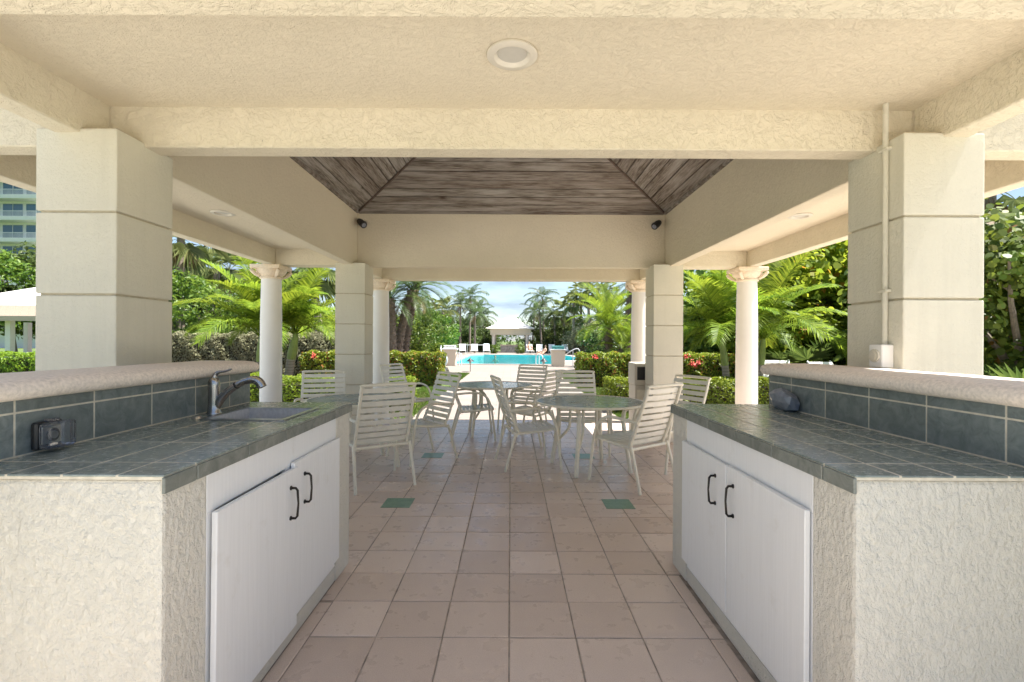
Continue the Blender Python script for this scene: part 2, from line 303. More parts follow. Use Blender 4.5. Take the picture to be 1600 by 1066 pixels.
# ------------------------------------------------------------------ helpers
def wloc(o):
    v = Vector((0, 0, 0))
    while o is not None: v += o.location; o = o.parent
    return v
class MB:
    def __init__(s): s.v = []; s.f = []
    def add(s, vs, fs):
        k = len(s.v); s.v += [tuple(v) for v in vs]; s.f += [tuple(i+k for i in f) for f in fs]; return s
    def box(s, x0, x1, y0, y1, z0, z1):
        return s.add([(x0,y0,z0),(x1,y0,z0),(x1,y1,z0),(x0,y1,z0),(x0,y0,z1),(x1,y0,z1),(x1,y1,z1),(x0,y1,z1)],
                     [(3,2,1,0),(4,5,6,7),(0,1,5,4),(1,2,6,5),(2,3,7,6),(3,0,4,7)])
    def tube(s, pts, r, n=8, cap=True):
        pts = [Vector(p) for p in pts]; rs = r if isinstance(r, (list, tuple)) else [r]*len(pts)
        vs, fs = [], []; t0 = (pts[1]-pts[0]).normalized()
        up = Vector((0,0,1)) if abs(t0.z) < 0.9 else Vector((1,0,0)); u = t0.cross(up).normalized()
        for i, p in enumerate(pts):
            t = (pts[min(i+1,len(pts)-1)]-pts[max(i-1,0)]).normalized(); u = (u-t*u.dot(t)).normalized(); v = t.cross(u)
            for k in range(n):
                a = 2*PI*k/n; vs.append(p+(u*math.cos(a)+v*math.sin(a))*rs[i])
        for i in range(len(pts)-1):
            for k in range(n):
                fs.append((i*n+k, i*n+(k+1)%n, (i+1)*n+(k+1)%n, (i+1)*n+k))
        if cap: fs.append(tuple(range(n-1,-1,-1))); fs.append(tuple((len(pts)-1)*n+k for k in range(n)))
        return s.add(vs, fs)
    def lathe(s, prof, cx=0, cy=0, n=24, cap=True):
        vs, fs = [], []
        for r, z in prof:
            for k in range(n): a = 2*PI*k/n; vs.append((cx+r*math.cos(a), cy+r*math.sin(a), z))
        for i in range(len(prof)-1):
            for k in range(n): fs.append((i*n+k, i*n+(k+1)%n, (i+1)*n+(k+1)%n, (i+1)*n+k))
        if cap:
            if prof[0][0] > 1e-4: fs.append(tuple(range(n-1,-1,-1)))
            if prof[-1][0] > 1e-4: fs.append(tuple((len(prof)-1)*n+k for k in range(n)))
        return s.add(vs, fs)
    def prism(s, poly, axis, a, b):
        n = len(poly)
        def P(q, t):
            return {'x': (t,q[0],q[1]), 'y': (q[0],t,q[1]), 'z': (q[0],q[1],t)}[axis]
        vs = [P(q,a) for q in poly]+[P(q,b) for q in poly]
        fs = [tuple(range(n-1,-1,-1)), tuple(range(n,2*n))]+[(i,(i+1)%n,n+(i+1)%n,n+i) for i in range(n)]
        return s.add(vs, fs)
    def mesh(s, name, mat, smooth=False, bevel=0.0, seg=1, off=(0,0,0), angle=None):
        me = bpy.data.meshes.new(name)
        me.from_pydata([(v[0]-off[0], v[1]-off[1], v[2]-off[2]) for v in s.v], [], s.f)
        bm = bmesh.new(); bm.from_mesh(me); bmesh.ops.recalc_face_normals(bm, faces=bm.faces)
        if bevel:
            es = [e for e in bm.edges if len(e.link_faces) == 2 and e.calc_face_angle(0) > 0.5]
            bmesh.ops.bevel(bm, geom=es, offset=bevel, segments=seg, affect='EDGES', profile=0.6)
        if smooth:
            for f in bm.faces: f.smooth = True
            for e in bm.edges:
                if len(e.link_faces) == 2 and e.calc_face_angle(0) > R(40): e.smooth = False
        bm.to_mesh(me); bm.free(); me.materials.append(mat); return me
    def build(s, name, mat, parent=None, smooth=False, bevel=0.0, seg=1, world=True):
        off = wloc(parent) if (parent is not None and world) else (0,0,0)
        return link(name, s.mesh(name, mat, smooth, bevel, seg, off), parent)
def link(name, me, parent=None, loc=None, rot=None, scale=None):
    o = bpy.data.objects.new(name, me); col.objects.link(o); o.parent = parent
    if loc is not None: o.location = loc
    if rot is not None: o.rotation_euler = rot
    if scale is not None: o.scale = (scale,)*3 if isinstance(scale, (int, float)) else scale
    return o
def tag(o, label=None, cat=None, group=None, kind=None):
    if label: o['label'] = label
    if cat: o['category'] = cat
    if group: o['group'] = group
    if kind: o['kind'] = kind
    return o
def thing(name, label, cat, loc=(0,0,0), rz=0, group=None, scale=1):
    o = bpy.data.objects.new(name, None); col.objects.link(o); o.empty_display_size = 0.2
    o.location = loc; o.rotation_euler = (0,0,rz); o.scale = (scale,)*3
    return tag(o, label, cat, group)
def copy_tree(o, parent=None):
    c = o.copy(); col.objects.link(c); c.parent = parent
    for ch in list(o.children): copy_tree(ch, c)
    return c
def sub(name, parent):                                   # an Empty used as an in-between part
    o = bpy.data.objects.new(name, None); col.objects.link(o); o.parent = parent; o.empty_display_size = 0.1; return o
def arc(pts, n=4):                                          # smooth a polyline (Catmull-Rom)
    P = [Vector(p) for p in pts]; out = []
    for i in range(len(P)-1):
        a, b_, c, d = P[max(i-1,0)], P[i], P[i+1], P[min(i+2,len(P)-1)]
        for k in range(n):
            t = k/n; out.append(0.5*((2*b_)+(c-a)*t+(2*a-5*b_+4*c-d)*t*t+(3*b_-a-3*c+d)*t*t*t))
    return out+[P[-1]]
def px(x, Y): return (x-798)*Y/760.0                     # lateral metres of a picture column at depth Y

# ------------------------------------------------------------------ ground, deck, pool, floor
POOL = [(-3.1,27.9),(2.4,27.9),(3.0,28.6),(3.1,31.5),(3.7,33.2),(4.8,34.0),(5.4,36.0),(5.4,44.5),(4.6,46.5),(-2.6,47.0),(-3.8,45.8),(-3.7,29.0)]
def sheet(name, outer, holes, z, mat, label=None):
    bm = bmesh.new(); es = []
    for loop in [outer]+holes:
        vs = [bm.verts.new((x,y,z)) for x,y in loop]
        es += [bm.edges.new((vs[i], vs[(i+1)%len(vs)])) for i in range(len(vs))]
    bmesh.ops.triangle_fill(bm, use_beauty=True, edges=es)
    bmesh.ops.recalc_face_normals(bm, faces=bm.faces)
    for f in bm.faces:
        if f.normal.z < 0: f.normal_flip()
    me = bpy.data.meshes.new(name); bm.to_mesh(me); bm.free(); me.materials.append(mat)
    o = link(name, me); o['kind'] = 'structure'; return o
def grow(p, d):
    cx = sum(q[0] for q in p)/len(p); cy = sum(q[1] for q in p)/len(p); out = []
    for x, y in p:
        L = math.hypot(x-cx, y-cy); out.append((x+(x-cx)/L*d, y+(y-cy)/L*d))
    return out
sheet('ground', [(-1400,-900),(1400,-900),(1400,1900),(-1400,1900)], [grow(POOL,0.3)], -0.05, M['lawn'])
sheet('pool_deck', [(-1.75,8.42),(1.95,8.42),(1.95,20.2),(2.6,20.9),(26,20.9),(26,64),(-26,64),(-26,20.9),(-2.2,20.9),(-1.75,20.2)], [POOL], -0.012, M['deck'])
sheet('bounce_apron', [(-13,-22),(13,-22),(13,8.0),(3.56,8.0),(3.56,0.59),(-3.56,0.59),(-3.56,8.0),(-13,8.0)], [], -0.016, M['bounce_concrete'])  # pale paving added round the pavilion to bounce sunlight under its roof
sheet('walkway', [(4.2,8.6),(14,8.6),(14,12.4),(4.2,12.4)], [], -0.014, M['deck'])
sheet('planting_bed', [(-12,8.9),(-1.9,8.9),(-1.9,12.3),(-4.4,16.6),(-12,16.6)], [], -0.035, M['soil'])
sheet('planting_bed', [(2.05,8.9),(4.1,8.9),(4.1,12.5),(20,12.5),(20,17.5),(2.05,17.5)], [], -0.035, M['soil'])
b = MB(); n = len(POOL)
b.add([(x,y,-0.012) for x,y in POOL]+[(x,y,-1.25) for x,y in POOL], [(i,(i+1)%n,n+(i+1)%n,n+i) for i in range(n)]+[tuple(range(n,2*n))])
o = b.build('pool_basin', M['pool']); o['kind'] = 'structure'
o = sheet('pool_water', grow(POOL,-0.01), [], -0.11, M['water'])
b = MB(); G_ = grow(POOL,0.28)
for i in range(n):
    j = (i+1)%n; p0, p1, q0, q1 = POOL[i], POOL[j], G_[i], G_[j]
    b.add([(*p0,-0.02),(*p1,-0.02),(*q1,-0.02),(*q0,-0.02),(*p0,0.035),(*p1,0.035),(*q1,0.035),(*q0,0.035)],
          [(4,5,6,7),(0,1,5,4),(2,3,7,6)])
o = b.build('pool_coping', M['coping']); o['kind'] = 'structure'

# tiled floor of the pavilion
PT = 0.3048; YT = 2.221                                   # pitch and the phase of the joints
b = MB(); b.box(-3.55,3.55,0.6,8.42,-0.06,-0.004)
floor = b.build('patio_floor', M['grout']); floor['kind'] = 'structure'
def tile_mesh(name, sx, sy, t, mat, bev=0.004, vary=0):
    b = MB(); x, y = sx/2, sy/2; c = bev
    b.add([(-x,-y,-t),(x,-y,-t),(x,y,-t),(-x,y,-t),(-x,-y,-c*0.5),(x,-y,-c*0.5),(x,y,-c*0.5),(-x,y,-c*0.5),
           (-x+c,-y+c,0),(x-c,-y+c,0),(x-c,y-c,0),(-x+c,y-c,0)],
          [(0,1,5,4),(1,2,6,5),(2,3,7,6),(3,0,4,7),(4,5,9,8),(5,6,10,9),(6,7,11,10),(7,4,8,11),(8,9,10,11)])
    return b.mesh(name, mat)
tm = tile_mesh('floor_tile', PT-0.007, PT-0.007, 0.006, M['floor_tile'])
hid = MB(); hx, hy = (PT-0.007)/2, (PT-0.007)/2
for r in range(-5, 21):
    y = YT+(r+0.5)*PT
    if y-hy < 0.65 or y+hy > 8.45: continue
    for c in range(-11, 11):
        x = (c+0.5)*PT
        if y < 2.94 and abs(x) > 0.914: continue
        if abs(x)+hx > 3.55: continue
        vis = y > 1.6 and (abs(x) < 0.92 or abs(x)-0.16 < 0.345*y)
        if vis and abs(x) < 0.335*y+0.2:
            o = link('floor_tile', tm, floor, (x+random.uniform(-.001,.001), y+random.uniform(-.001,.001), random.uniform(-.0008,.0008)), (random.uniform(-.002,.002), random.uniform(-.002,.002), random.uniform(-.003,.003)))
        else:
            hid.box(x-hx,x+hx,y-hy,y+hy,-0.006,0.0)
o = hid.build('hidden_floor_tile', M['floor_tile'], floor); o['kind'] = 'stuff'; o.name = 'outer_floor_tile'
em = tile_mesh('border_tile', 0.064, PT-0.007, 0.006, M['floor_tile'])
for s in (-1,1):
    for r in range(-5,3):
        y = YT+(r+0.5)*PT
        if y > 1.0 and y < 2.94: link('border_tile', em, floor, (s*0.949, y+random.uniform(-.012,.012), random.uniform(-.001,.001)))
gm = tile_mesh('green_tile', 0.235, 0.235, 0.003, M['green_tile'], 0.002)
for x, y in ((-0.93,4.05),(0.90,4.05),(-0.91,5.73),(0.86,5.73)): link('green_tile', gm, floor, (x,y,0.0032))

# ------------------------------------------------------------------ the pavilion
HT, HC = 2.372, 2.585                                      # underside of the beams, of the flat ceilings
pav = thing('pavilion', 'cream stucco open pavilion overhead with square piers, round columns and a wood plank ceiling', 'pavilion', (0,4.65,0))
PW = 0.40
GR = [0.0, 0.345, 0.754, 1.163, 1.572, 1.981, 2.392]
PN, PF = 2.40, 6.53
for (x0, y0) in ((-1.948-PW,PN),(1.936,PN),(-1.96-PW,PF),(1.915,PF)):
    pier = sub('pier', pav)
    pier.location = (x0+PW/2, y0+PW/2-4.65, 0)
    core = MB().box(x0+0.014,x0+PW-0.014,y0+0.014,y0+PW-0.014,0,2.40).build('pier_core', M['groove'], pier)
    for i in range(6):
        z0, z1 = GR[i]+(0.005 if i else 0), GR[i+1]-(0.005 if i < 5 else 0)
        MB().box(x0,x0+PW,y0,y0+PW,z0,z1).build('pier_block', M['stucco_pier'], pier, bevel=0.007, seg=2)
CS = [(-3.31,6.72),(3.26,6.72),(-2.19,8.2),(2.17,8.2),(-3.31,2.58),(3.26,2.58),(-2.19,1.25),(2.17,1.25)]
for (x, y) in CS:
    c = sub('round_column', pav); c.location = (x, y-4.65, 0)
    MB().lathe([(0.138,0.10),(0.142,0.6),(0.138,1.6),(0.128,2.19)], x, y, 40, False).build('shaft', M['column'], c, True)
    MB().lathe([(0.19,0.0),(0.19,0.045),(0.175,0.055),(0.165,0.08),(0.15,0.1),(0.138,0.1)], x, y, 32).build('column_base', M['column'], c, True)
    k = MB()
    k.lathe([(0.129,2.185),(0.145,2.19),(0.15,2.205),(0.14,2.22),(0.142,2.235),(0.18,2.265),(0.192,2.29),(0.196,2.318)], x, y, 32)
    k.build('capital', M['capital'], c, True)
    MB().box(x-0.2,x+0.2,y-0.2,y+0.2,2.318,HT-0.0005).build('abacus', M['capital'], c, bevel=0.012, seg=2)
    for sx in (-1,1):
        for sy in (-1,1):
            v = MB(); v.tube([(x+sx*0.11,y+sy*0.11,2.215),(x+sx*0.145,y+sy*0.145,2.245),(x+sx*0.17,y+sy*0.17,2.275),(x+sx*0.19,y+sy*0.19,2.303)], [0.016,0.024,0.028,0.02], 8); v.build('volute', M['capital'], c, True)
ZT = 2.75
def beam(x0,x1,y0,y1,z0=HT,z1=ZT,mat='stucco',name='beam'):
    return MB().box(x0,x1,y0,y1,z0,z1).build(name, M[mat], pav, bevel=0.006)
# central ring carries the wood ceiling (faces at +-2.13, 2.71, 6.73)
WX, WN, WF, WT = 2.13, 2.71, 6.73, 3.128
beam(-2.13,2.13,2.58,2.71,HT,WT+0.3); beam(-2.13,2.13,6.73,6.86,HT,WT+0.3,'stucco_fine')
beam(-2.26,-2.13,2.58,6.86,HT,WT+0.3,'stucco_fine'); beam(2.13,2.26,2.58,6.86,HT,WT+0.3,'stucco_fine')
# wings
beam(-2.26,-2.13,1.535,2.58); beam(2.13,2.26,1.535,2.58); beam(-2.26,2.26,1.235,1.535)
beam(-2.26,-2.13,6.86,8.06); beam(2.13,2.26,6.86,8.06); beam(-2.26,2.26,8.06,8.35)
for s in (-1,1):
    X0, X1 = (s*2.26, s*3.2) if s > 0 else (-3.2, -2.26)
    beam(X0,X1,2.58,2.71); beam(X0,X1,6.60,6.86)
    Y0, Y1 = (3.2,3.33) if s > 0 else (-3.33,-3.2)
    beam(Y0,Y1,2.45,6.86)
# flat ceilings over the wings
def ceil(x0,x1,y0,y1): return MB().box(x0,x1,y0,y1,HC,HC+0.06).build('ceiling_panel', M['stucco_fine'], pav)
ceil(-2.13,2.13,1.535,2.58); ceil(-2.13,2.13,6.86,8.06); ceil(-3.2,-2.26,2.71,6.60); ceil(2.26,3.2,2.71,6.60)
# roof
def roof_slab(x0,x1,y0,y1): MB().box(x0,x1,y0,y1,ZT+0.001,ZT+0.07).build('roof_slab', M['roof'], pav)
roof_slab(-2.4,2.4,1.1,2.579); roof_slab(-2.4,2.4,6.861,8.37); roof_slab(-3.48,-2.262,2.4,7.0); roof_slab(2.262,3.48,2.4,7.0)
cy = (WN+WF)/2
MB().add([(-2.55,2.3,3.43),(2.55,2.3,3.43),(2.55,7.14,3.43),(-2.55,7.14,3.43),(0,cy,4.75),(-2.55,2.3,3.50),(2.55,2.3,3.50),(2.55,7.14,3.50),(-2.55,7.14,3.50)],
         [(5,6,4),(6,7,4),(7,8,4),(8,5,4),(0,1,6,5),(1,2,7,6),(2,3,8,7),(3,0,5,8)]).build('hip_roof', M['roof'], pav)
# weathered board ceiling: four slopes, each board its own piece
wc = sub('wood_ceiling', pav)
SL = 0.459; hxw, hyw = WX, (WF-WN)/2
APEX = WT+SL*hyw
def slope(axis, sgn):
    half, run = (hxw, hyw) if axis == 'y' else (hyw, hxw)     # half length of the eave, run to the centre
    rise = APEX-WT; length = math.hypot(run, rise); ang = math.atan2(rise, run); bw = 0.155; k = 0
    nb = int(math.ceil(length/bw))
    for i in range(nb):
        s0, s1 = i*bw+0.006, min((i+1)*bw-0.006, length-0.002)
        l0, l1 = half*(1-s0/length)-0.012, max(half*(1-s1/length)-0.012, 0.004)
        t = 0.018+random.uniform(-0.002,0.002)
        b = MB().add([(-l0,s0,0),(l0,s0,0),(l1,s1,0),(-l1,s1,0),(-l0,s0,t),(l0,s0,t),(l1,s1,t),(-l1,s1,t)],
                     [(3,2,1,0),(4,5,6,7),(0,1,5,4),(1,2,6,5),(2,3,7,6),(3,0,4,7)])
        o = link('ceiling_board', b.mesh('ceiling_board', M['wood']), wc)
        if axis == 'y': base = Vector((0, cy+sgn*hyw, WT)); rot = Euler((ang,0,PI if sgn > 0 else 0), 'XYZ')
        else: base = Vector((sgn*hxw, cy, WT)); rot = Euler((ang,0,PI/2 if sgn > 0 else -PI/2), 'XYZ')
        o.location = base-Vector((0,4.65,0))+Vector((0,0,random.uniform(-.003,.003))); o.rotation_euler = rot
slope('y',1); slope('y',-1); slope('x',1); slope('x',-1)
# backing above the boards and trim on hips and eaves
MB().add([(-hxw,WN,WT+0.03),(hxw,WN,WT+0.03),(hxw,WF,WT+0.03),(-hxw,WF,WT+0.03),(0,cy,APEX+0.03)],[(0,1,4),(1,2,4),(2,3,4),(3,0,4)]).build('board_backing', M['wood_trim'], wc)
for sx in (-1,1):
    for yy in (WN,WF):
        MB().tube([(sx*(hxw-0.01),yy+(0.01 if yy==WN else -0.01),WT-0.004),(0,cy,APEX-0.006)],0.016,6).build('hip_trim', M['wood_trim'], wc)
for yy, s in ((WN,1),(WF,-1)):
    MB().box(-hxw+0.03,hxw-0.03,min(yy,yy+s*0.026),max(yy,yy+s*0.026),WT-0.024,WT+0.012).build('eave_trim', M['wood'], wc)
for xx, s in ((-hxw,1),(hxw,-1)):
    MB().box(min(xx,xx+s*0.026),max(xx,xx+s*0.026),WN+0.03,WF-0.03,WT-0.024,WT+0.012).build('eave_trim', M['wood'], wc)
# recessed lights
for (x, y, rr) in ((0.0,2.09,0.108),(-2.80,4.72,0.108),(2.80,4.72,0.108),(0.0,7.45,0.108)):
    d = sub('recessed_light', pav); d.location = (x,y-4.65,HC)
    MB().lathe([(rr,HC+0.002),(rr+0.001,HC-0.008),(rr-0.006,HC-0.013),(rr*0.72,HC-0.014),(rr*0.58,HC+0.0),(rr*0.5,HC+0.02)], x, y, 48, False).build('trim_ring', M['trim'], d, True)
    MB().lathe([(0.0,HC-0.001),(rr*0.58,HC-0.001)], x, y, 40, False).build('lens', M['light_lens'], d)
    MB().lathe([(rr+0.004,HC-0.0012),(rr-0.004,HC-0.0012)], x, y, 40, False).build('gap_ring', M['groove'], d)

# ------------------------------------------------------------------ the two bar counters
def rect_sub(r, h):
    x0,x1,y0,y1 = r; a0,a1,b0,b1 = h
    if a0 >= x1 or a1 <= x0 or b0 >= y1 or b1 <= y0: return [r]
    out = []
    if b0 > y0: out.append((x0,x1,y0,b0))
    if b1 < y1: out.append((x0,x1,b1,y1))
    m0, m1 = max(y0,b0), min(y1,b1)
    if a0 > x0: out.append((x0,a0,m0,m1))
    if a1 < x1: out.append((a1,x1,m0,m1))
    return out
def counter(s, XN, YN, YF, hole, label, doors):
    """s=-1 left, +1 right; XN = distance of the nosing from the middle"""
    def xs(a, b): return (s*a, s*b) if s > 0 else (-b, -a)
    def bx(m, a, b, y0, y1, z0, z1): q = xs(a,b); return m.box(q[0],q[1],y0,y1,z0,z1)
    top = 0.974; XB = 1.575; XO = 1.86; F = XN+0.012; NT = 0.054
    t = thing('bar_counter', label, 'bar counter', (s*1.4,(YN+YF)/2,0))
    # stucco body: near end wall, far pier, back wall, base strip
    bo = MB()
    bx(bo,F,XO,YN+0.012,YN+0.215,0,top-0.016)
    bo.build('end_wall', M['stucco_bar'], t, bevel=0.012, seg=2)
    bx(MB(),F,XB,YF-0.24,YF-0.012,0,top-0.018).build('end_pier', M['stucco_bar'], t, bevel=0.01, seg=2)
    kw = MB(); bx(kw,XB+0.008,XO,YN+0.2155,YF-0.03,0,1.158); bx(kw,XB+0.008,XO,0.25,YN+0.2155,top-0.016,1.158); bx(kw,XN+0.65,XO,0.25,YN+0.012,0,top-0.016)
    kw.build('back_wall', M['stucco_bar'], t)
    bx(MB(),F+0.004,F+0.10,YN+0.216,YF-0.241,0,0.085).build('base_strip', M['stucco_bar'], t, bevel=0.012, seg=2)
    # cabinet front
    y0, y1 = YN+0.216, YF-0.241; bt = top-0.018-0.0015
    c = sub('cabinet_front', t); c.location = (s*F-s*1.4, (y0+y1)/2-(YN+YF)/2, 0)
    def part(nm, a, b, c0, c1, z0, z1): bx(MB(),a,b,c0,c1,z0,z1).build(nm, M['cabinet'], c, bevel=0.002)
    part('top_rail', F+0.003,F+0.025,y0,y1,0.79,bt); part('bottom_rail', F+0.006,F+0.028,y0,y1,0.0855,0.16)
    ym = (y0+y1)/2
    part('stile', F+0.004,F+0.026,y0,y0+0.05,0.1605,0.7895); part('stile', F+0.004,F+0.026,y1-0.05,y1,0.1605,0.7895); part('stile', F+0.004,F+0.026,ym-0.03,ym+0.03,0.1605,0.7895)
    part('inner_panel', F+0.05,F+0.06,y0,y1,0.0855,bt)
    for (a, b, z0, z1, tilt, out, hs, ins, lab) in doors:
        dp = MB(); hgt, wid = z1-z0, b-a
        q = (-out-0.019, -out) if s > 0 else (out, out+0.019)
        dp.box(q[0],q[1],-wid/2,wid/2,-hgt/2,hgt/2)
        d = link('cabinet_door', dp.mesh('cabinet_door', M['cabinet'], False, 0.0025), t, (s*F-s*1.4, (a+b)/2-(YN+YF)/2, (z0+z1)/2), (R(tilt),0,0))
        if lab: d['label'] = lab
        yh = hs*(wid/2-ins); zh = hgt/2-0.14; xf = -s*(out+0.019)
        h = MB()
        h.tube([(xf,yh,zh+0.065),(xf-s*0.022,yh,zh+0.065),(xf-s*0.030,yh,zh+0.055),(xf-s*0.034,yh,zh),(xf-s*0.030,yh,zh-0.055),(xf-s*0.022,yh,zh-0.065),(xf,yh,zh-0.065)], [0.006,0.0055,0.0055,0.0045,0.0055,0.0055,0.006], 8)
        for zz in (-0.065,0.065): h.tube([(xf,yh,zh+zz),(xf-s*0.004,yh,zh+zz)], 0.0095, 10)
        link('handle', h.mesh('handle', M['bronze'], True), d)
    # worktop: grout bed and single tiles
    wt = sub('worktop', t); wt.location = (0,0,top)
    bed = MB()
    for r in rect_sub((XN+0.006,XB+0.006,YN+0.006,YF-0.006), hole or (9,9,9,9)): bx(bed,r[0],r[1],r[2],r[3],top-0.0145,top-0.0008)
    bx(bed,XN+0.006,XN+0.011,YN+0.006,YF-0.006,top-NT+0.003,top-0.0146); bed.build('grout_bed', M['grout_light'], wt)
    ycuts = [YN, YN+0.145]
    while ycuts[-1]+0.3 < YF-0.1: ycuts.append(ycuts[-1]+0.296)
    ycuts.append(YF)
    xc = [XN, XN+0.135, XN+0.29, XN+0.445, XB]
    for i in range(len(xc)-1):
        for j in range(len(ycuts)-1):
            for r in rect_sub((xc[i]+0.0038,xc[i+1]-0.0038,ycuts[j]+0.0038,ycuts[j+1]-0.0038), hole or (9,9,9,9)):
                if r[1]-r[0] < 0.012 or r[3]-r[2] < 0.012: continue
                bx(MB(),r[0],r[1],r[2],r[3],top-0.006,top+random.uniform(-.0006,.0006)).build('worktop_tile', M['slate_top'], wt, bevel=0.0015)
    for j in range(len(ycuts)-1):
        bx(MB(),XN,XN+0.0095,ycuts[j]+0.0035,ycuts[j+1]-0.0035,top-NT,top-0.008).build('edge_tile', M['slate_edge'], wt, bevel=0.002)
    bx(MB(),XN+0.012,XB,YF-0.0095,YF,top-NT,top-0.008).build('edge_tile', M['slate_edge'], wt, bevel=0.002)
    # backsplash
    bs = sub('backsplash', t); bs.location = (0,0,top)
    bx(MB(),XB+0.0002,XB+0.0075,0.25,YF-0.031,top,1.158).build('grout_bed', M['grout_light'], bs)
    yy = 1.545-4*0.296
    while yy < YF-0.04:
        a, b2 = max(yy,0.25)+0.003, min(yy+0.296,YF-0.03)-0.003
        if b2-a > 0.02:
            bx(MB(),XB-0.001,XB+0.007,a,b2,top+0.004,1.112).build('backsplash_tile', M['slate'], bs, bevel=0.0015)
            bx(MB(),XB-0.001,XB+0.007,a,b2,1.118,1.1575).build('backsplash_tile', M['slate'], bs, bevel=0.0015)
        yy += 0.296
    bx(MB(),XB+0.0005,XO-0.02,YF-0.0295,YF-0.022,top,1.158).build('backsplash_tile', M['slate'], bs)
    # bullnose cap
    prof = [(XB-0.028,1.159),(XB-0.043,1.168),(XB-0.05,1.184),(XB-0.048,1.2),(XB-0.036,1.214),(XB-0.015,1.222),(XB+0.05,1.2255),(XO+0.0,1.226),(XO+0.03,1.218),(XO+0.045,1.2),(XO+0.045,1.18),(XO+0.03,1.165),(XO+0.01,1.159)]
    capm = MB(); nseg = 14; vs, fs = [], []; L0, L1 = 0.2, YF+0.03
    rings = [L0+(L1-0.05-L0)*i/nseg for i in range(nseg+1)]+[L1-0.03,L1-0.012,L1]
    shr = [0]*(nseg+1)+[0.006,0.016,0.034]; mxp = (XB+XO)/2
    for y, q in zip(rings, shr):
        jit = random.uniform(-.0012,.0012)
        for (a, z) in prof:
            aa = a+(q if a < mxp else -q); zz = 1.192+(z-1.192)*(1-q/0.05)
            vs.append((s*(aa), y, zz+jit*0.7))
    k = len(prof)
    for i in range(len(rings)-1):
        for j in range(k): fs.append((i*k+j,i*k+(j+1)%k,(i+1)*k+(j+1)%k,(i+1)*k+j))
    fs += [tuple(range(k)), tuple((len(rings)-1)*k+j for j in range(k))]
    capm.add(vs, fs).build('bullnose_cap', M['castcap'], t, True)
    return t
HOLE = (1.055+0.012,1.455-0.012,2.27+0.012,2.69-0.012)
counter(-1, 0.962, 1.352, 2.965, HOLE, 'slate tiled bar counter with the sink and faucet, on the left of the walk', [
    (1.572,2.175,0.088,0.79,-0.7,0.007,1,0.075,'white cabinet door hanging low and slightly open at its top'),(2.155,2.722,0.135,0.808,0,0.0015,-1,0.102,None)])
counter(1, 0.982, 1.385, 2.985, None, 'slate tiled bar counter without a sink, on the right of the walk', [
    (1.605,2.185,0.13,0.80,0,0.0015,1,0.065,None),(2.195,2.755,0.13,0.795,0,0.0015,-1,0.11,None)])
# sink
x0,x1,y0,y1 = -1.455,-1.055,2.27,2.69; TZ = 0.974
sk = thing('sink', 'small square stainless steel sink set into the left bar top', 'sink', (-1.255,2.48,TZ))
rim = MB(); w_ = 0.02
for r in rect_sub((x0,x1,y0,y1),(x0+w_,x1-w_,y0+w_,y1-w_)): rim.box(r[0],r[1],r[2],r[3],TZ+0.0008,TZ+0.007)
rim.build('rim', M['steel'], sk)
bs_ = MB(); a0,a1,b0,b1 = x0+w_,x1-w_,y0+w_,y1-w_; d = 0.17; i_ = 0.012
bs_.add([(a0,b0,TZ+0.003),(a1,b0,TZ+0.003),(a1,b1,TZ+0.003),(a0,b1,TZ+0.003),(a0+i_,b0+i_,TZ-d),(a1-i_,b0+i_,TZ-d),(a1-i_,b1-i_,TZ-d),(a0+i_,b1-i_,TZ-d)],
        [(0,1,5,4),(1,2,6,5),(2,3,7,6),(3,0,4,7),(4,5,6,7)])
bs_.build('basin', M['basin'], sk)
MB().lathe([(0.0,TZ-d+0.003),(0.035,TZ-d+0.003),(0.04,TZ-d+0.001)],-1.255,2.48,20,False).build('drain', M['gunmetal'], sk)
MB().lathe([(0.0,TZ+0.012),(0.018,TZ+0.011),(0.022,TZ+0.005),(0.026,TZ+0.0)],-1.50,2.33,20,False).build('hole_cover', M['steel'], sk, True)
# faucet
fx, fy = -1.505, 2.47
fa = thing('faucet', 'dark gunmetal pull-out faucet beside the sink', 'faucet', (fx,fy,TZ))
MB().lathe([(0.034,TZ+0.0005),(0.034,TZ+0.008),(0.029,TZ+0.014),(0.027,TZ+0.05),(0.026,TZ+0.10),(0.028,TZ+0.14),(0.028,TZ+0.162),(0.022,TZ+0.18),(0.012,TZ+0.188),(0.0,TZ+0.19)],fx,fy,24,False).build('body', M['gunmetal'], fa, True)
MB().tube(arc([(fx+0.010,fy,TZ+0.03),(fx+0.03,fy,TZ+0.072),(fx+0.07,fy,TZ+0.115),(fx+0.115,fy,TZ+0.147),(fx+0.16,fy,TZ+0.168),(fx+0.20,fy,TZ+0.176),(fx+0.228,fy,TZ+0.165),(fx+0.245,fy,TZ+0.138)],3),
          [0.017,0.019,0.021,0.022,0.021,0.020,0.019,0.018,0.017,0.0165,0.0165,0.017,0.0175,0.0185,0.0195,0.0205,0.0215,0.022,0.0225,0.0225,0.0225,0.0225],14).build('spout', M['gunmetal'], fa, True)
MB().tube([(fx+0.110,fy,TZ+0.144),(fx+0.117,fy,TZ+0.1485)],0.0195,16).build('spout_collar', M['black'], fa)
MB().tube(arc([(fx,fy,TZ+0.178),(fx+0.006,fy,TZ+0.20),(fx+0.026,fy,TZ+0.214),(fx+0.058,fy,TZ+0.219),(fx+0.088,fy,TZ+0.229)],3),[0.016,0.0145,0.013,0.0115,0.010,0.009,0.008,0.0075,0.007,0.006,0.0055,0.005,0.004],10).build('lever', M['gunmetal'], fa, True)
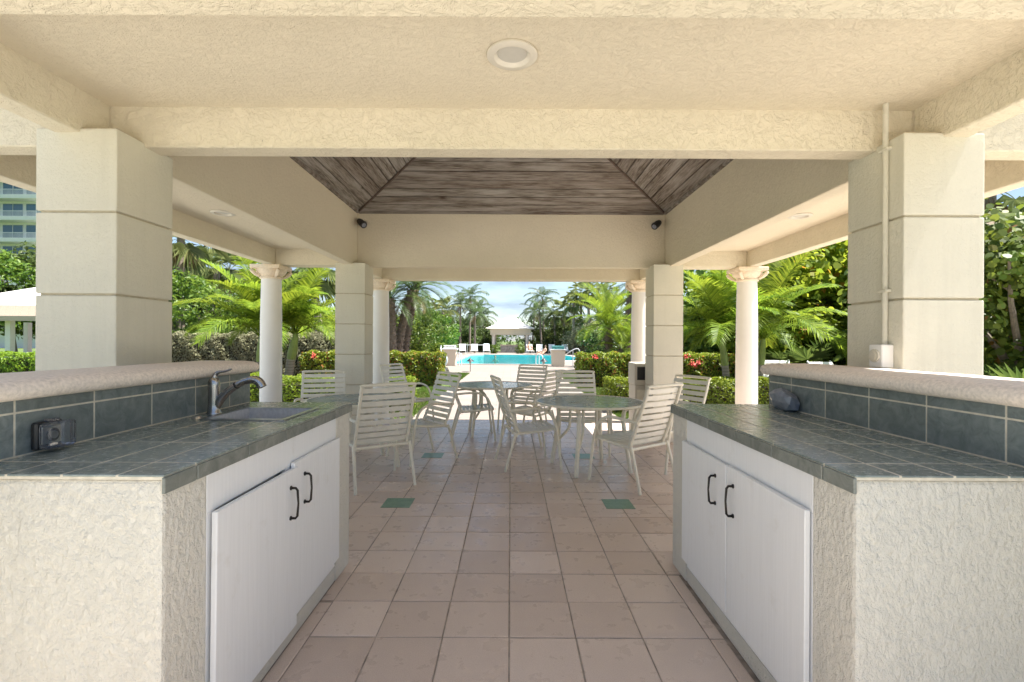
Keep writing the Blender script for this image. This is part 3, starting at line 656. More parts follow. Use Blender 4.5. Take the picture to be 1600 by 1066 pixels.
# weatherproof outlet with clear cover, left backsplash
ox = -1.574
ot = thing('outlet_box', 'outlet under a clear bubble cover on the left tiled backsplash', 'outlet', (ox,1.645,1.03))
MB().box(ox+0.0005,ox+0.022,1.592,1.692,0.984,1.076).build('back_box', M['black'], ot, bevel=0.006)
MB().box(ox+0.0225,ox+0.028,1.606,1.678,1.0,1.06).build('cover_plate', M['steel'], ot, bevel=0.003)
so = MB(); so.tube([(ox+0.0285,1.642,1.03),(ox+0.034,1.642,1.03)],0.022,24); so.build('socket', M['black'], ot)
so = MB(); so.tube([(ox+0.0345,1.642,1.03),(ox+0.037,1.642,1.03)],0.013,20); so.build('socket_face', M['steel'], ot)
MB().box(ox+0.0225,ox+0.066,1.594,1.698,0.986,1.074).build('clear_cover', M['clear'], ot, bevel=0.014, seg=3)
MB().box(ox+0.018,ox+0.034,1.62,1.665,1.0745,1.084).build('hinge', M['clear'], ot, bevel=0.002)
# outlet hidden under wrinkled dark plastic, right backsplash
bm = bmesh.new(); bmesh.ops.create_icosphere(bm, subdivisions=2, radius=1.0)
import mathutils.noise as mn
for v in bm.verts:
    c = v.co.copy(); k = 1/max(abs(c.x),abs(c.y),abs(c.z))**0.62
    f = 0.22*(1-2*abs(mn.noise(c*1.9+Vector((3,1,7)))))+0.16*(1-2*abs(mn.noise(c*3.6)))
    v.co = c*k*(0.86+f); v.co.x *= 0.042; v.co.y *= 0.10; v.co.z *= 0.056
    v.co.x += (v.co.z-0.02)*-0.25; v.co.z += -0.012*abs(v.co.y/0.1)
me = bpy.data.meshes.new('covered_outlet'); bm.to_mesh(me); bm.free(); me.materials.append(M['smoke'])
oc = link('covered_outlet', me, None, (1.527,2.72,1.032)); tag(oc, 'outlet wrapped in wrinkled dark plastic on the right tiled backsplash', 'outlet')
# conduit with outlet on the near right pier
cx_, cy_ = 1.936-0.0145, 2.50
cd = thing('conduit', 'cream painted conduit with an outlet box running down the near right pier', 'conduit', (1.936,cy_,1.23))
MB().tube([(cx_,cy_,1.345),(cx_,cy_,2.582)],0.0135,12).build('pipe', M['stucco_pier'], cd, True)
for z in (1.62,2.345): MB().box(1.936-0.032,1.9355,cy_-0.03,cy_+0.03,z-0.008,z+0.008).build('strap_clip', M['stucco_pier'], cd, bevel=0.003)
MB().box(1.936-0.062,1.9355,cy_-0.045,cy_+0.045,1.228,1.345).build('junction_box', M['white_paint'], cd, bevel=0.004)
so = MB(); so.tube([(1.936-0.0625,cy_,1.288),(1.936-0.072,cy_,1.288)],0.033,24); so.tube([(1.936-0.0722,cy_,1.288),(1.936-0.076,cy_,1.288)],0.02,20); so.build('receptacle', M['beige_bin'], cd)
# two small cameras in the far corners
for (x, lab, sg) in ((-2.04,'small black security camera high in the left far corner under the boards',1),(1.98,'small black security camera high in the right far corner under the boards',-1)):
    z = 2.955; y = 6.73
    c = thing('security_camera', lab, 'security camera', (x,y,z), 0, 'security cameras under the eave')
    MB().tube([(x,y-0.001,z),(x,y-0.022,z)],0.045,20).build('mount', M['black'], c)
    MB().tube([(x,y-0.022,z),(x,y-0.08,z-0.01)],0.017,10).build('neck', M['black'], c)
    MB().tube([(x-sg*0.05,y-0.06,z+0.035),(x-sg*0.02,y-0.085,z+0.012),(x+sg*0.045,y-0.15,z-0.045)],[0.035,0.045,0.045],16).build('housing', M['black'], c, True)
    MB().tube([(x+sg*0.0455,y-0.1505,z-0.0455),(x+sg*0.0485,y-0.153,z-0.048)],0.03,16).build('lens', M['smoke'], c)

# ------------------------------------------------------------------ chairs and tables
def strap_mesh(name, wd, h, sag):
    b = MB(); N = 6; vs = []
    for i in range(N+1):
        x = -wd/2+wd*i/N; y = -sag*(1-(2*i/N-1)**2)
        vs += [(x,y,-h/2),(x,y,h/2),(x,y+0.004,h/2),(x,y+0.004,-h/2)]
    fs = []
    for i in range(N):
        for k in range(4): fs.append((i*4+k,i*4+(k+1)%4,(i+1)*4+(k+1)%4,(i+1)*4+k))
    fs += [(0,1,2,3),(N*4+3,N*4+2,N*4+1,N*4)]
    return b.add(vs,fs).mesh(name, M['strap'])
def make_chair():
    t = thing('patio_chair', 'x', 'chair', (0,0,0), 0, 'strap patio chairs round the glass tables')
    rt = 0.0145
    # back frame: up from the seat rear, over the top and down
    bl = [(-0.245,-0.165,0.385),(-0.247,-0.215,0.50),(-0.246,-0.275,0.66),(-0.243,-0.335,0.83),(-0.240,-0.372,0.945)]
    for s in (-1,1): MB().tube(arc([(-s*p[0],p[1],p[2]) for p in bl]),rt,8).build('back_rail', M['frame'], t, True, world=False)
    MB().tube(arc([(-0.240,-0.372,0.945),(-0.235,-0.377,0.957),(0,-0.385,0.960),(0.235,-0.377,0.957),(0.240,-0.372,0.945)],3),rt,8).build('top_rail', M['frame'], t, True, world=False)
    # seat frame
    MB().tube(arc([(-0.245,-0.19,0.385),(-0.25,0.0,0.395),(-0.25,0.19,0.42),(-0.235,0.255,0.415),(0,0.268,0.41),(0.235,0.255,0.415),(0.25,0.19,0.42),(0.25,0.0,0.395),(0.245,-0.19,0.385)]),rt,8).build('seat_frame', M['frame'], t, True, world=False)
    MB().tube([(-0.275,-0.195,0.375),(0.275,-0.195,0.375)],rt,8).build('rear_rail', M['frame'], t, True, world=False)
    for s in (-1,1):
        MB().tube(arc([(s*0.295,0.285,0.0),(s*0.293,0.255,0.25),(s*0.29,0.225,0.45),(s*0.288,0.165,0.585),(s*0.287,0.05,0.645),(s*0.283,-0.09,0.645),(s*0.275,-0.20,0.635),(s*0.258,-0.272,0.628)]),rt,8).build('arm', M['frame'], t, True, world=False)
        MB().tube([(s*0.275,-0.315,0.0),(s*0.268,-0.245,0.25),(s*0.262,-0.20,0.40)],rt,8).build('leg', M['frame'], t, True, world=False)
        MB().tube([(s*0.275,0.215,0.415),(s*0.29,0.235,0.40)],rt*0.8,8).build('bracket', M['frame'], t, True, world=False)
    P = [Vector(p) for p in arc([(0,p[1],p[2]) for p in bl],8)]
    L = [0]
    for i in range(len(P)-1): L.append(L[-1]+(P[i+1]-P[i]).length)
    def at(s_):
        for i in range(len(P)-1):
            if L[i+1] >= s_: break
        k = (s_-L[i])/(L[i+1]-L[i]); return P[i].lerp(P[i+1],k), (P[i+1]-P[i]).normalized()
    ms = strap_mesh('back_strap', 0.512, 0.044, 0.006); nB = 9
    for i in range(nB):
        p, d_ = at(0.05+(L[-1]-0.09)*i/(nB-1))
        link('back_strap', ms, t, (0,p.y+0.0135,p.z), (math.atan2(-d_.y,d_.z),0,0))
    ms2 = strap_mesh('seat_strap', 0.522, 0.044, 0.010); nS = 8
    for i in range(nS):
        y = -0.135+0.36*i/(nS-1); z = 0.395+0.02*max(0,y/0.19)+0.014
        link('seat_strap', ms2, t, (0,y,z-0.004), (PI/2+R(4),0,0))
    return t
ch0 = make_chair()
CH_ = [ # x, y, facing(x,y), label
 (-1.29,4.66,(-0.55,0.84),'strap chair seen from behind just past the end of the left bar'),
 (-2.24,5.78,(0.30,-0.95),'strap chair facing the camera behind the left bar end, below the left round column'),
 (-1.62,7.72,(0.86,-0.5),'strap chair in the sunlight before the left red-tipped hedge'),
 (-1.03,5.62,(-0.78,-0.62),'strap chair left of the walk with its tall back tilted towards the middle'),
 (-0.52,6.86,(0.97,0.12),'strap chair tucked at the left of the middle far table'),
 (0.20,5.36,(0.976,0.215),'strap chair seen side on at the left of the right table'),
 (0.20,7.62,(-0.45,-0.89),'strap chair behind the middle far table facing the camera'),
 (0.27,6.62,(-0.85,0.5),'strap chair between the middle far table and the right table'),
 (0.86,5.98,(0.05,-1),'strap chair facing the camera across the right table'),
 (1.18,4.70,(-0.60,0.80),'strap chair seen from behind beside the end of the right bar'),
 (1.72,5.35,(-0.90,-0.42),'strap chair half hidden before the far right pier'),
]
for i, (x, y, f, lab) in enumerate(CH_):
    o = ch0 if i == 0 else copy_tree(ch0)
    o.location = (x,y,0); o.rotation_euler = (0,0,math.atan2(f[1],f[0])-PI/2); o['label'] = lab
def make_table(r):
    t = thing('patio_table', 'x', 'table', (0,0,0), 0, 'round glass tables')
    H = 0.712
    MB().lathe([(0.0,H-0.006),(r-0.012,H-0.006),(r-0.010,H),(0.0,H)],0,0,64,False).build('glass_top', M['glass'], t, world=False)
    ring = [(r*math.cos(2*PI*k/48),r*math.sin(2*PI*k/48),H-0.006) for k in range(49)]
    MB().tube(ring,0.0125,8,False).build('rim', M['frame'], t, True, world=False)
    for k in range(4):
        a = PI/4+k*PI/2; c, s = math.cos(a), math.sin(a)
        def q(rr,z): return (rr*c,rr*s,z)
        MB().tube(arc([q(0.44,0.0),q(0.405,0.2),q(0.37,0.42),q(0.36,0.58),q(0.40,0.66),q(r-0.02,0.694)]),[0.022]*21,10).build('leg', M['frame'], t, True, world=False)
        MB().tube(arc([q(0.398,0.24),q(0.30,0.33),q(0.235,0.42),q(0.225,0.55),q(0.225,0.672)]),0.0155,8).build('brace', M['frame'], t, True, world=False)
    ring = [(0.225*math.cos(2*PI*k/32),0.225*math.sin(2*PI*k/32),0.682) for k in range(33)]
    MB().tube(ring,0.014,8,False).build('hub_ring', M['frame'], t, True, world=False)
    for k in range(2):
        a = k*PI/2; MB().tube([(-0.225*math.cos(a),-0.225*math.sin(a),0.682),(0.225*math.cos(a),0.225*math.sin(a),0.682)],0.011,8).build('hub_bar', M['frame'], t, True, world=False)
    return t
t0 = make_table(0.575)
for i, (x, y, rz, lab) in enumerate(((0.855,5.22,R(18),'round glass patio table at the right, near the right bar'),(-0.27,7.13,R(8),'round glass patio table farthest away, in the middle of the walk'),(-1.62,5.32,R(30),'round glass patio table mostly hidden behind the left bar end'))):
    o = t0 if i == 0 else copy_tree(t0); o.location = (x,y,0); o.rotation_euler.z = rz; o['label'] = lab
# trash bin by the far right pier
tb = thing('trash_bin', 'beige trash bin with a dark opening beside the far right pier', 'trash bin', (2.0,7.2,0))
MB().box(1.80,2.2,7.02,7.4,0.0,0.72).build('body', M['beige_bin'], tb, bevel=0.012, seg=2)
MB().box(1.79,2.21,7.01,7.41,0.7205,1.045).build('hood', M['beige_bin'], tb, bevel=0.02, seg=2)
MB().box(1.825,2.17,7.004,7.0095,0.80,0.99).build('opening', M['black'], tb)
MB().box(1.825,2.17,7.014,7.0195,0.08,0.66).build('door_panel', M['frame'], tb, bevel=0.004)

# ------------------------------------------------------------------ vegetation builders
def leafmesh(name, P, Nrm, size, mat, aspect=0.5, shape='diamond', fold=0.12, droop=0.0):
    """one leaf per point, normal Nrm, random heading"""
    N = len(P); Nrm = Nrm/np.linalg.norm(Nrm,axis=1,keepdims=True)
    d = rng.normal(size=(N,3)); d -= (d*Nrm).sum(1,keepdims=True)*Nrm; d[:,2] -= droop; d /= np.linalg.norm(d,axis=1,keepdims=True)
    wv = np.cross(Nrm,d); s = size.reshape(-1,1) if hasattr(size,'reshape') else np.full((N,1),size)
    if shape == 'diamond':
        V = np.stack([P-d*s*.5, P+wv*s*.5*aspect+Nrm*s*fold, P+d*s*.5, P-wv*s*.5*aspect+Nrm*s*fold],1).reshape(-1,3)
        i = np.arange(N)*4; F = np.concatenate([np.stack([i,i+1,i+2],1),np.stack([i,i+2,i+3],1)],0); k = 3
    else:                                                   # round leaf: 7-gon, slightly cupped
        m = 7; a = np.arange(m)*2*PI/m
        V = (P[:,None,:]+(d[:,None,:]*np.cos(a)[None,:,None]+wv[:,None,:]*np.sin(a)[None,:,None])*s[:,None,:]*.5+Nrm[:,None,:]*s[:,None,:]*fold*(np.abs(np.sin(a))[None,:,None])).reshape(-1,3)
        i = np.arange(N)*m; F = np.stack([i+j for j in range(m)],1); k = m
    me = bpy.data.meshes.new(name); nf = len(F)
    me.vertices.add(len(V)); me.vertices.foreach_set('co', V.astype(np.float32).ravel())
    me.loops.add(nf*k); me.loops.foreach_set('vertex_index', F.astype(np.int32).ravel())
    me.polygons.add(nf); me.polygons.foreach_set('loop_start', (np.arange(nf)*k).astype(np.int32)); me.polygons.foreach_set('loop_total', np.full(nf,k,dtype=np.int32))
    me.update(calc_edges=True); me.validate(); me.materials.append(mat); return me
def unit(N):
    v = rng.normal(size=(N,3)); return v/np.linalg.norm(v,axis=1,keepdims=True)
def hedge_leaves(x0,x1,y0,y1,h,N,size,mat,name='foliage',bulge=0.05):
    X, Y = x1-x0, y1-y0; A = [X*Y, X*h, X*h*0.35, Y*h, Y*h]; A = np.array(A)/sum(A); side = rng.choice(5,N,p=A)
    u, v = rng.random(N), rng.random(N); P = np.zeros((N,3)); Nn = np.zeros((N,3))
    for k in range(5):
        m = side == k
        if k == 0: P[m] = np.stack([x0+u[m]*X,y0+v[m]*Y,np.full(m.sum(),h)],1); Nn[m] = (0,0,1)
        if k in (1,2): P[m] = np.stack([x0+u[m]*X,np.full(m.sum(),y0 if k==1 else y1),0.02+v[m]*h],1); Nn[m] = (0,-1 if k==1 else 1,0.25)
        if k in (3,4): P[m] = np.stack([np.full(m.sum(),x0 if k==3 else x1),y0+u[m]*Y,0.02+v[m]*h],1); Nn[m] = (-1 if k==3 else 1,0,0.25)
    # round the shoulders, lump the faces
    c = np.array([(x0+x1)/2,(y0+y1)/2,h*0.5]); lump = np.sin(P[:,0]*5.1+P[:,2]*4)*np.sin(P[:,1]*6.3+P[:,0]*2.2)*bulge+np.sin(P[:,0]*13+P[:,2]*11)*bulge*0.5
    top = np.clip((P[:,2]-h*0.8)/(h*0.2),0,1); P[:,1] += (c[1]-P[:,1])*0.12*top
    P += Nn*(lump[:,None]-rng.random((N,1))**2*0.10+0.02); Nn = Nn+rng.normal(size=(N,3))*0.55
    P[:,2] = np.maximum(P[:,2],0.01)
    return leafmesh(name,P,Nn,size*(0.7+0.6*rng.random(N)),mat,0.55)
def hedge(name,label,cat,x0,x1,y0,y1,h,N,size,mat,group=None,bulge=0.05):
    t = thing(name,label,cat,((x0+x1)/2,(y0+y1)/2,-0.035),0,group)
    me = hedge_leaves(x0,x1,y0,y1,h,N,size,mat,'foliage',bulge)
    off = wloc(t); me.transform(Matrix.Translation(-off)); link('foliage',me,t)
    MB().box(x0+0.12,x1-0.12,y0+0.12,y1-0.12,-0.034,h-0.13).build('shade_core', M['hedge_shade'], t)  # solid dark box blocks see-through; its colour stands in for the shaded inside
    return t
GH = 'clipped hedges round the pavilion'
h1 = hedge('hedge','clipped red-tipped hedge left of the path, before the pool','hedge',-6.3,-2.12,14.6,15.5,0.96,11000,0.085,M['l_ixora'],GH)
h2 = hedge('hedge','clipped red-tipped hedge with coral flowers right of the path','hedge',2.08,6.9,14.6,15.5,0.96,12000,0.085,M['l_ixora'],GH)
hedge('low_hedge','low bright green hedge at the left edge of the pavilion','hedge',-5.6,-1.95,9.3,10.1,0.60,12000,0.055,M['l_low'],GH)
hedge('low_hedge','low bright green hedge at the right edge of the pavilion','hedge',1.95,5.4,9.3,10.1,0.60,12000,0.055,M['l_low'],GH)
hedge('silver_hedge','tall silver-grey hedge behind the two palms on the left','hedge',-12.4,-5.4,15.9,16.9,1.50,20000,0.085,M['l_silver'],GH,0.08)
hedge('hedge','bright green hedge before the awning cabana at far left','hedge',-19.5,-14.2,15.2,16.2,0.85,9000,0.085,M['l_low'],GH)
for hh, pts in ((h2,[(2.55,0.88),(5.25,0.92),(5.42,0.72),(5.5,0.64),(5.62,0.74)]),(h1,[(-5.9,0.88)])):
    P = []; 
    for (x,z) in pts: P.append(np.array([x,14.55,z])+rng.normal(size=(34,3))*[0.04,0.03,0.035])
    P = np.concatenate(P); me = leafmesh('flower_heads',P,np.array([0,-1,0.5])+rng.normal(size=P.shape)*0.5,np.full(len(P),0.05),M['flower'],0.8)
    me.transform(Matrix.Translation(-wloc(hh))); o = link('flower_heads',me,hh); o['kind'] = 'stuff'
# palms ---------------------------------------------------------------
def frond_mesh(name, L, el0, el1, npair, leaf, mat, wdt=0.03, droop=0.5, vang=25, tw=0.0, bare=0.15):
    """feather frond along +x: rachis from elevation el0 to el1 (degrees)"""
    V, F = [], []; N = 26; pts = []; p = Vector((0,0,0))
    for i in range(N+1):
        t = i/N; e = R(el0+(el1-el0)*t**1.15); pts.append(p.copy()); p = p+Vector((math.cos(e),0,math.sin(e)))*(L/N)
    b = MB(); b.tube(pts[::2],[max(0.004,0.016*L/2*(1-0.85*i/13)) for i in range(len(pts[::2]))],4)
    for i in range(npair):
        t = bare+(1-bare)*(i+0.5)/npair; k = t*N; j = min(int(k),N-1); q = pts[j].lerp(pts[j+1],k-j); T = (pts[j+1]-pts[j]).normalized()
        up = Vector((0,1,0)).cross(T)*-1; up = up if up.z > 0 or True else -up
        ll = leaf*(math.sin(PI*min(1,0.16+0.80*t))**0.7)*random.uniform(0.85,1.1)
        for s in (-1,1):
            fwd = 0.55+0.6*t
            d = (Vector((0,s,0))+T*fwd+up*math.tan(R(vang))*random.uniform(0.6,1.2)).normalized()
            m1 = q+d*ll*0.5; e_ = q+d*ll+Vector((0,0,-droop*ll*random.uniform(0.6,1.2))); m1 = m1+Vector((0,0,-droop*ll*0.18))
            wv = T*wdt*0.5*(0.7+0.3*ll/leaf)
            k0 = len(V); V += [q-wv*0.5,q+wv*0.5,m1+wv,m1-wv,e_]; F += [(k0,k0+1,k0+2,k0+3),(k0+3,k0+2,k0+4)]
    b.add(V,F)
    me = bpy.data.meshes.new(name); me.from_pydata([tuple(v) for v in b.v],[],b.f); me.materials.append(mat); return me
def fan_mesh(name, L, el, blade, nseg, mat, droop=0.35):
    b = MB(); e = R(el); pts = []; p = Vector((0,0,0))
    for i in range(7): pts.append(p.copy()); ee = e-R(35)*i/6; p = p+Vector((math.cos(ee),0,math.sin(ee)))*L/6
    b.tube(pts,[0.014]*7,4); q = pts[-1]; T = (pts[-1]-pts[-2]).normalized(); Y = Vector((0,1,0)); Nn = T.cross(Y).normalized()
    for i in range(nseg):
        a = R(-125+250*i/(nseg-1)); d = T*math.cos(a)+Y*math.sin(a)+Nn*0.25*abs(math.sin(a)); d.normalize()
        ll = blade*random.uniform(0.85,1.05)*(0.75+0.25*math.cos(a)); wv = d.cross(Nn).normalized()*blade*0.045
        m1 = q+d*ll*0.55; e_ = q+d*ll+Vector((0,0,-droop*ll*random.uniform(0.5,1.3))); m1 += Vector((0,0,-droop*ll*0.12))
        b.add([q,m1+wv,e_,m1-wv],[(0,1,2),(0,2,3)])
    me = bpy.data.meshes.new(name); me.from_pydata([tuple(v) for v in b.v],[],b.f); me.materials.append(mat); return me
FR = {}
FR['adonidia'] = [frond_mesh('frond',2.0,82,28,62,0.60,M['l_adonidia'],0.036,0.40,38),frond_mesh('frond',2.05,66,-8,62,0.60,M['l_adonidia'],0.036,0.45,35),frond_mesh('frond',2.0,52,-38,60,0.58,M['l_adonidia'],0.036,0.5,32),frond_mesh('frond',1.9,40,-62,58,0.56,M['l_adonidia'],0.036,0.5,30)]
FR['phoenix'] = [frond_mesh('frond',2.6,75,25,52,0.42,M['l_palm'],0.032,0.15,35),frond_mesh('frond',2.8,50,-25,52,0.42,M['l_palm'],0.032,0.2,30),frond_mesh('frond',2.6,20,-55,50,0.42,M['l_palm'],0.032,0.25,28),frond_mesh('frond',2.4,-5,-75,46,0.4,M['l_palm'],0.032,0.3,25)]
FR['pygmy'] = [frond_mesh('frond',1.9,80,35,50,0.40,M['l_adonidia'],0.028,0.12,40),frond_mesh('frond',2.0,60,0,50,0.40,M['l_adonidia'],0.028,0.18,35),frond_mesh('frond',1.8,38,-45,48,0.38,M['l_adonidia'],0.028,0.22,30),frond_mesh('frond',1.6,15,-70,44,0.36,M['l_adonidia'],0.028,0.3,25)]
FR['queen'] = [frond_mesh('frond',2.7,72,-10,40,0.75,M['l_palm_dark'],0.06,0.6,25),frond_mesh('frond',2.9,50,-48,40,0.8,M['l_palm_dark'],0.06,0.75,18),frond_mesh('frond',2.7,25,-72,38,0.75,M['l_palm_dark'],0.06,0.7,15),frond_mesh('frond',2.4,-5,-85,36,0.7,M['l_palm_dark'],0.06,0.6,12)]
FR['fan'] = [fan_mesh('frond',1.1,75,0.95,22,M['l_fan']),fan_mesh('frond',1.2,45,1.0,22,M['l_fan']),fan_mesh('frond',1.15,12,1.0,22,M['l_fan'],0.5),fan_mesh('frond',1.0,-22,0.95,22,M['l_fan'],0.6)]
FR['palmetto'] = [fan_mesh('frond',0.9,80,0.75,24,M['l_palm'],0.1),fan_mesh('frond',0.95,55,0.75,24,M['l_palm'],0.15),fan_mesh('frond',0.9,30,0.75,24,M['l_palm'],0.2)]
M['l_dead'] = leaf('dead_frond', (0.16, 0.11, 0.06), (0.30, 0.22, 0.13), None, 0.2, 0.8, 0.1)
DEAD = {'fan':[fan_mesh('dead_frond',0.8,-55,0.8,16,M['l_dead'],0.5)],'phoenix':[frond_mesh('dead_frond',1.7,-30,-85,34,0.36,M['l_dead'],0.032,0.4,20)],'queen':[frond_mesh('dead_frond',1.7,-35,-88,26,0.5,M['l_dead'],0.05,0.6,15)]}
GP = 'palms round the pool garden'
def palm(kind, x, y, h, label, nf=16, lean=(0,0), r0=0.13, r1=0.1, fs=1.0, az0=0, name='palm_tree', group=GP, lift=None):
    z0 = -0.05
    t = thing(name, label, 'palm', (x,y,z0), 0, group)
    pts = [(lean[0]*(k/8)**1.6, lean[1]*(k/8)**1.6, h*k/8) for k in range(9)]
    if kind == 'adonidia':
        k = 5; MB().tube(pts[:k+1],[r0*1.25,r0*1.1]+[r0]*(k-1),12).build('trunk', M['ring_bark'], t, True, world=False)
        MB().tube(pts[k:]+[(lean[0],lean[1],h+0.12)],[r0*1.0,r0*1.12,r0*0.95,r0*0.7,r0*0.45],12).build('crownshaft', M['crownshaft'], t, True, world=False)
    elif h > 0.3:
        m = 'palm_boot' if kind in ('phoenix','pygmy') else 'palm_bark'
        rs = [r0+(r1-r0)*k/8 for k in range(9)]; b = MB().tube(pts,rs,12)
        if kind in ('phoenix','pygmy'):                     # old leaf bases standing off the trunk
            for k in range(int(h*26)):
                tt = (k+0.5)/int(h*26); j = min(int(tt*8),7); p = Vector(pts[j]).lerp(Vector(pts[j+1]),tt*8-j); a = k*2.4
                d = Vector((math.cos(a),math.sin(a),0)); rr = r0+(r1-r0)*tt; q = p+d*rr*0.9; u = Vector((-d.y,d.x,0))*0.065
                b.add([q-u,q+u,q+d*0.13+Vector((0,0,0.12)),q+Vector((0,0,0.12))],[(0,1,2),(1,3,2),(3,0,2)])
        b.build('trunk', M[m], t, kind not in ('phoenix','pygmy'), world=False)
    V = FR[kind]; nv = len(V)
    for i in range(nf):
        u = (i+0.5)/nf; j = min(int(u*nv),nv-1); az = az0+i*2.39996+random.uniform(-.2,.2)
        o = link('frond', V[j], t, (pts[-1][0]+0.03*math.cos(az),pts[-1][1]+0.03*math.sin(az),h+0.02-0.08*u+(0.1 if kind=='adonidia' else 0)), (random.uniform(-.15,.15),random.uniform(-.12,.12),az), fs*random.uniform(0.88,1.1))
    for i in range({'fan':6,'phoenix':5,'queen':2}.get(kind,0)):
        az = az0+i*1.9+0.7; link('dead_frond', DEAD[kind][0], t, (pts[-1][0],pts[-1][1],h-0.12), (0,random.uniform(-.1,.15),az), fs*random.uniform(0.7,1.0))
    return t
palm('adonidia', px(404,11.4), 11.4, 1.42, 'young bright green palm behind the left round column', 20, (0.06,0), 0.075, fs=1.0)
palm('adonidia', px(449,12.0), 12.0, 1.48, 'young bright green palm between the left round column and the far left pier', 17, (0.20,0), 0.10, fs=0.95, az0=1.0)
palm('adonidia', px(1137,11.0), 11.0, 1.40, 'young bright green palm left of the right round column', 18, (-0.12,0), 0.075, fs=0.95, az0=2.2)
palm('adonidia', px(1184,11.2), 11.2, 1.42, 'young bright green palm right of the right round column', 18, (0.12,0), 0.085, fs=1.08, az0=0.4)
# clump of phoenix palms seen to the left of the pool
palm('phoenix', px(613,24), 24, 3.45, 'shaggy palm trunk nearest the left far column, standing upright', 22, (-0.1,0), 0.24, 0.2, 1.0)
palm('phoenix', px(620,24.6), 24.6, 3.95, 'shaggy leaning palm in the clump beside the left far column', 22, (0.75,0), 0.22, 0.19, 1.05, 1.1)
palm('phoenix', px(632,25.2), 25.2, 4.3, 'slim grey leaning palm in the clump left of the pool', 22, (0.62,0.2), 0.18, 0.15, 1.05, 2.0)
palm('pygmy', px(953,22), 22, 2.1, 'bright feathery palm above the right hedge with upright fronds', 30, (-0.12,0), 0.17, 0.14, 1.15)
palm('pygmy', px(970,21.4), 21.4, 1.1, 'short feathery palm with a dark trunk right of the taller one', 22, (0.1,0), 0.2, 0.18, 0.85, 0.7)
palm('phoenix', px(978,26), 26, 4.6, 'tall leaning shaggy palm beside the right far column', 20, (0.35,0), 0.22, 0.22, 1.0, 0.3)
# queen palms behind the pool
Q = [(719,56,5.6,'first'),(734,58,6.6,''),(742,55,4.4,''),(751,66,5.9,''),(757,65,4.6,''),(832,66,5.3,''),(846,58,4.9,''),(850,62,6.9,''),(868,56,4.3,''),(698,60,5.0,'')]
QL = ['tall feather palm left of the far pavilion, leftmost of its clump','tallest feather palm left of the far pavilion','short feather palm low in the clump left of the far pavilion','feather palm rising just left of the far pavilion','low feather palm whose fronds touch the far pavilion roof',
      'feather palm touching the right edge of the far pavilion roof','middling feather palm right of the far pavilion','tall slim feather palm right of the far pavilion','low bushy palm farther right of the far pavilion','lone feather palm well left of the far pavilion']
for i, ((x,y,h,_), lab) in enumerate(zip(Q,QL)): palm('queen', px(x,y), y, h, lab, 15, (random.uniform(-.3,.3),0), 0.13, 0.10, random.uniform(0.75,0.95), i*0.9)
Fp = [(896,51,5.5),(908,53,6.7),(921,50,6.2),(934,54,7.2),(882,56,4.8),(945,52,6.4),(665,48,4.2),(690,52,4.6),(650,50,4.8),(1000,48,5.6)]
FL = ['fan palm standing out left against the sky above the right hedge','fan palm second from the left above the right hedge','fan palm with a pale trunk above the right hedge','tallest fan palm above the right hedge','short fan palm nearest the pool steps on the right',
      'fan palm behind the bright feathery palm','fan palm behind the light green bush left of the pool','fan palm with a thin trunk left of the feather palms','fan palm behind the leaning palm clump','fan palm hidden behind the right far column']
for i, ((x,y,h), lab) in enumerate(zip(Fp,FL)): palm('fan', px(x,y), y, h, lab, 16, (random.uniform(-.2,.2),0), 0.16, 0.14, random.uniform(0.85,1.05), i*0.7)
# palms seen on the left between the near pier and the far pier
L_ = [('fan',282,20,5.6,(0.0,0),'tall fan palm with a dark trunk beside the near left pier'),('fan',330,25,4.9,(0.3,0),'fan palm with a leaning trunk above the silver hedge'),('fan',352,27,5.3,(0.2,0),'fan palm in the middle above the silver hedge'),('fan',432,40,6.0,(0,0),'distant slim fan palm seen left of the left round column'),
      ('fan',505,19,4.2,(-0.6,0),'fan palm with a leaning trunk just left of the far left pier'),('queen',380,38,5.4,(0,0),'distant feather palm above the left bar faucet'),('fan',300,32,6.2,(0,0),'distant fan palm rising over the left trees')]
for i, (k,x,y,h,ln,lab) in enumerate(L_): palm(k, px(x,y), y, h, lab, 24, ln, 0.17, 0.14, 0.85, i*1.3)
palm('fan', px(1549,15), 15, 6.2, 'palm trunk rising behind the sea grape right of the near right pier', 18, (-0.1,0), 0.19, 0.17, 1.0)
palm('fan', px(1640,22), 22, 5.6, 'fan palm at the right edge of the picture above the sea grape', 18, (-0.1,0), 0.19, 0.17, 1.2)
GS = 'palmettos under the right trees'
for i, (x,y,s_,lab) in enumerate(((1262,13.6,1.2,'palmetto fan behind the right bar between the two white loungers'),(1300,14.6,1.1,'palmetto fan beside the near right pier under the trees'),(1225,15.2,1.1,'palmetto fan behind the right young palm'),(1565,7.0,0.85,'palmetto at the foot of the sea grape, right of the near right pier'),(1600,6.4,0.8,'palmetto at the right edge under the sea grape'))):
    palm('palmetto', px(x,y), y, 0.15, lab, 13, (0,0), 0.1, 0.1, s_, i, 'palmetto', GS)
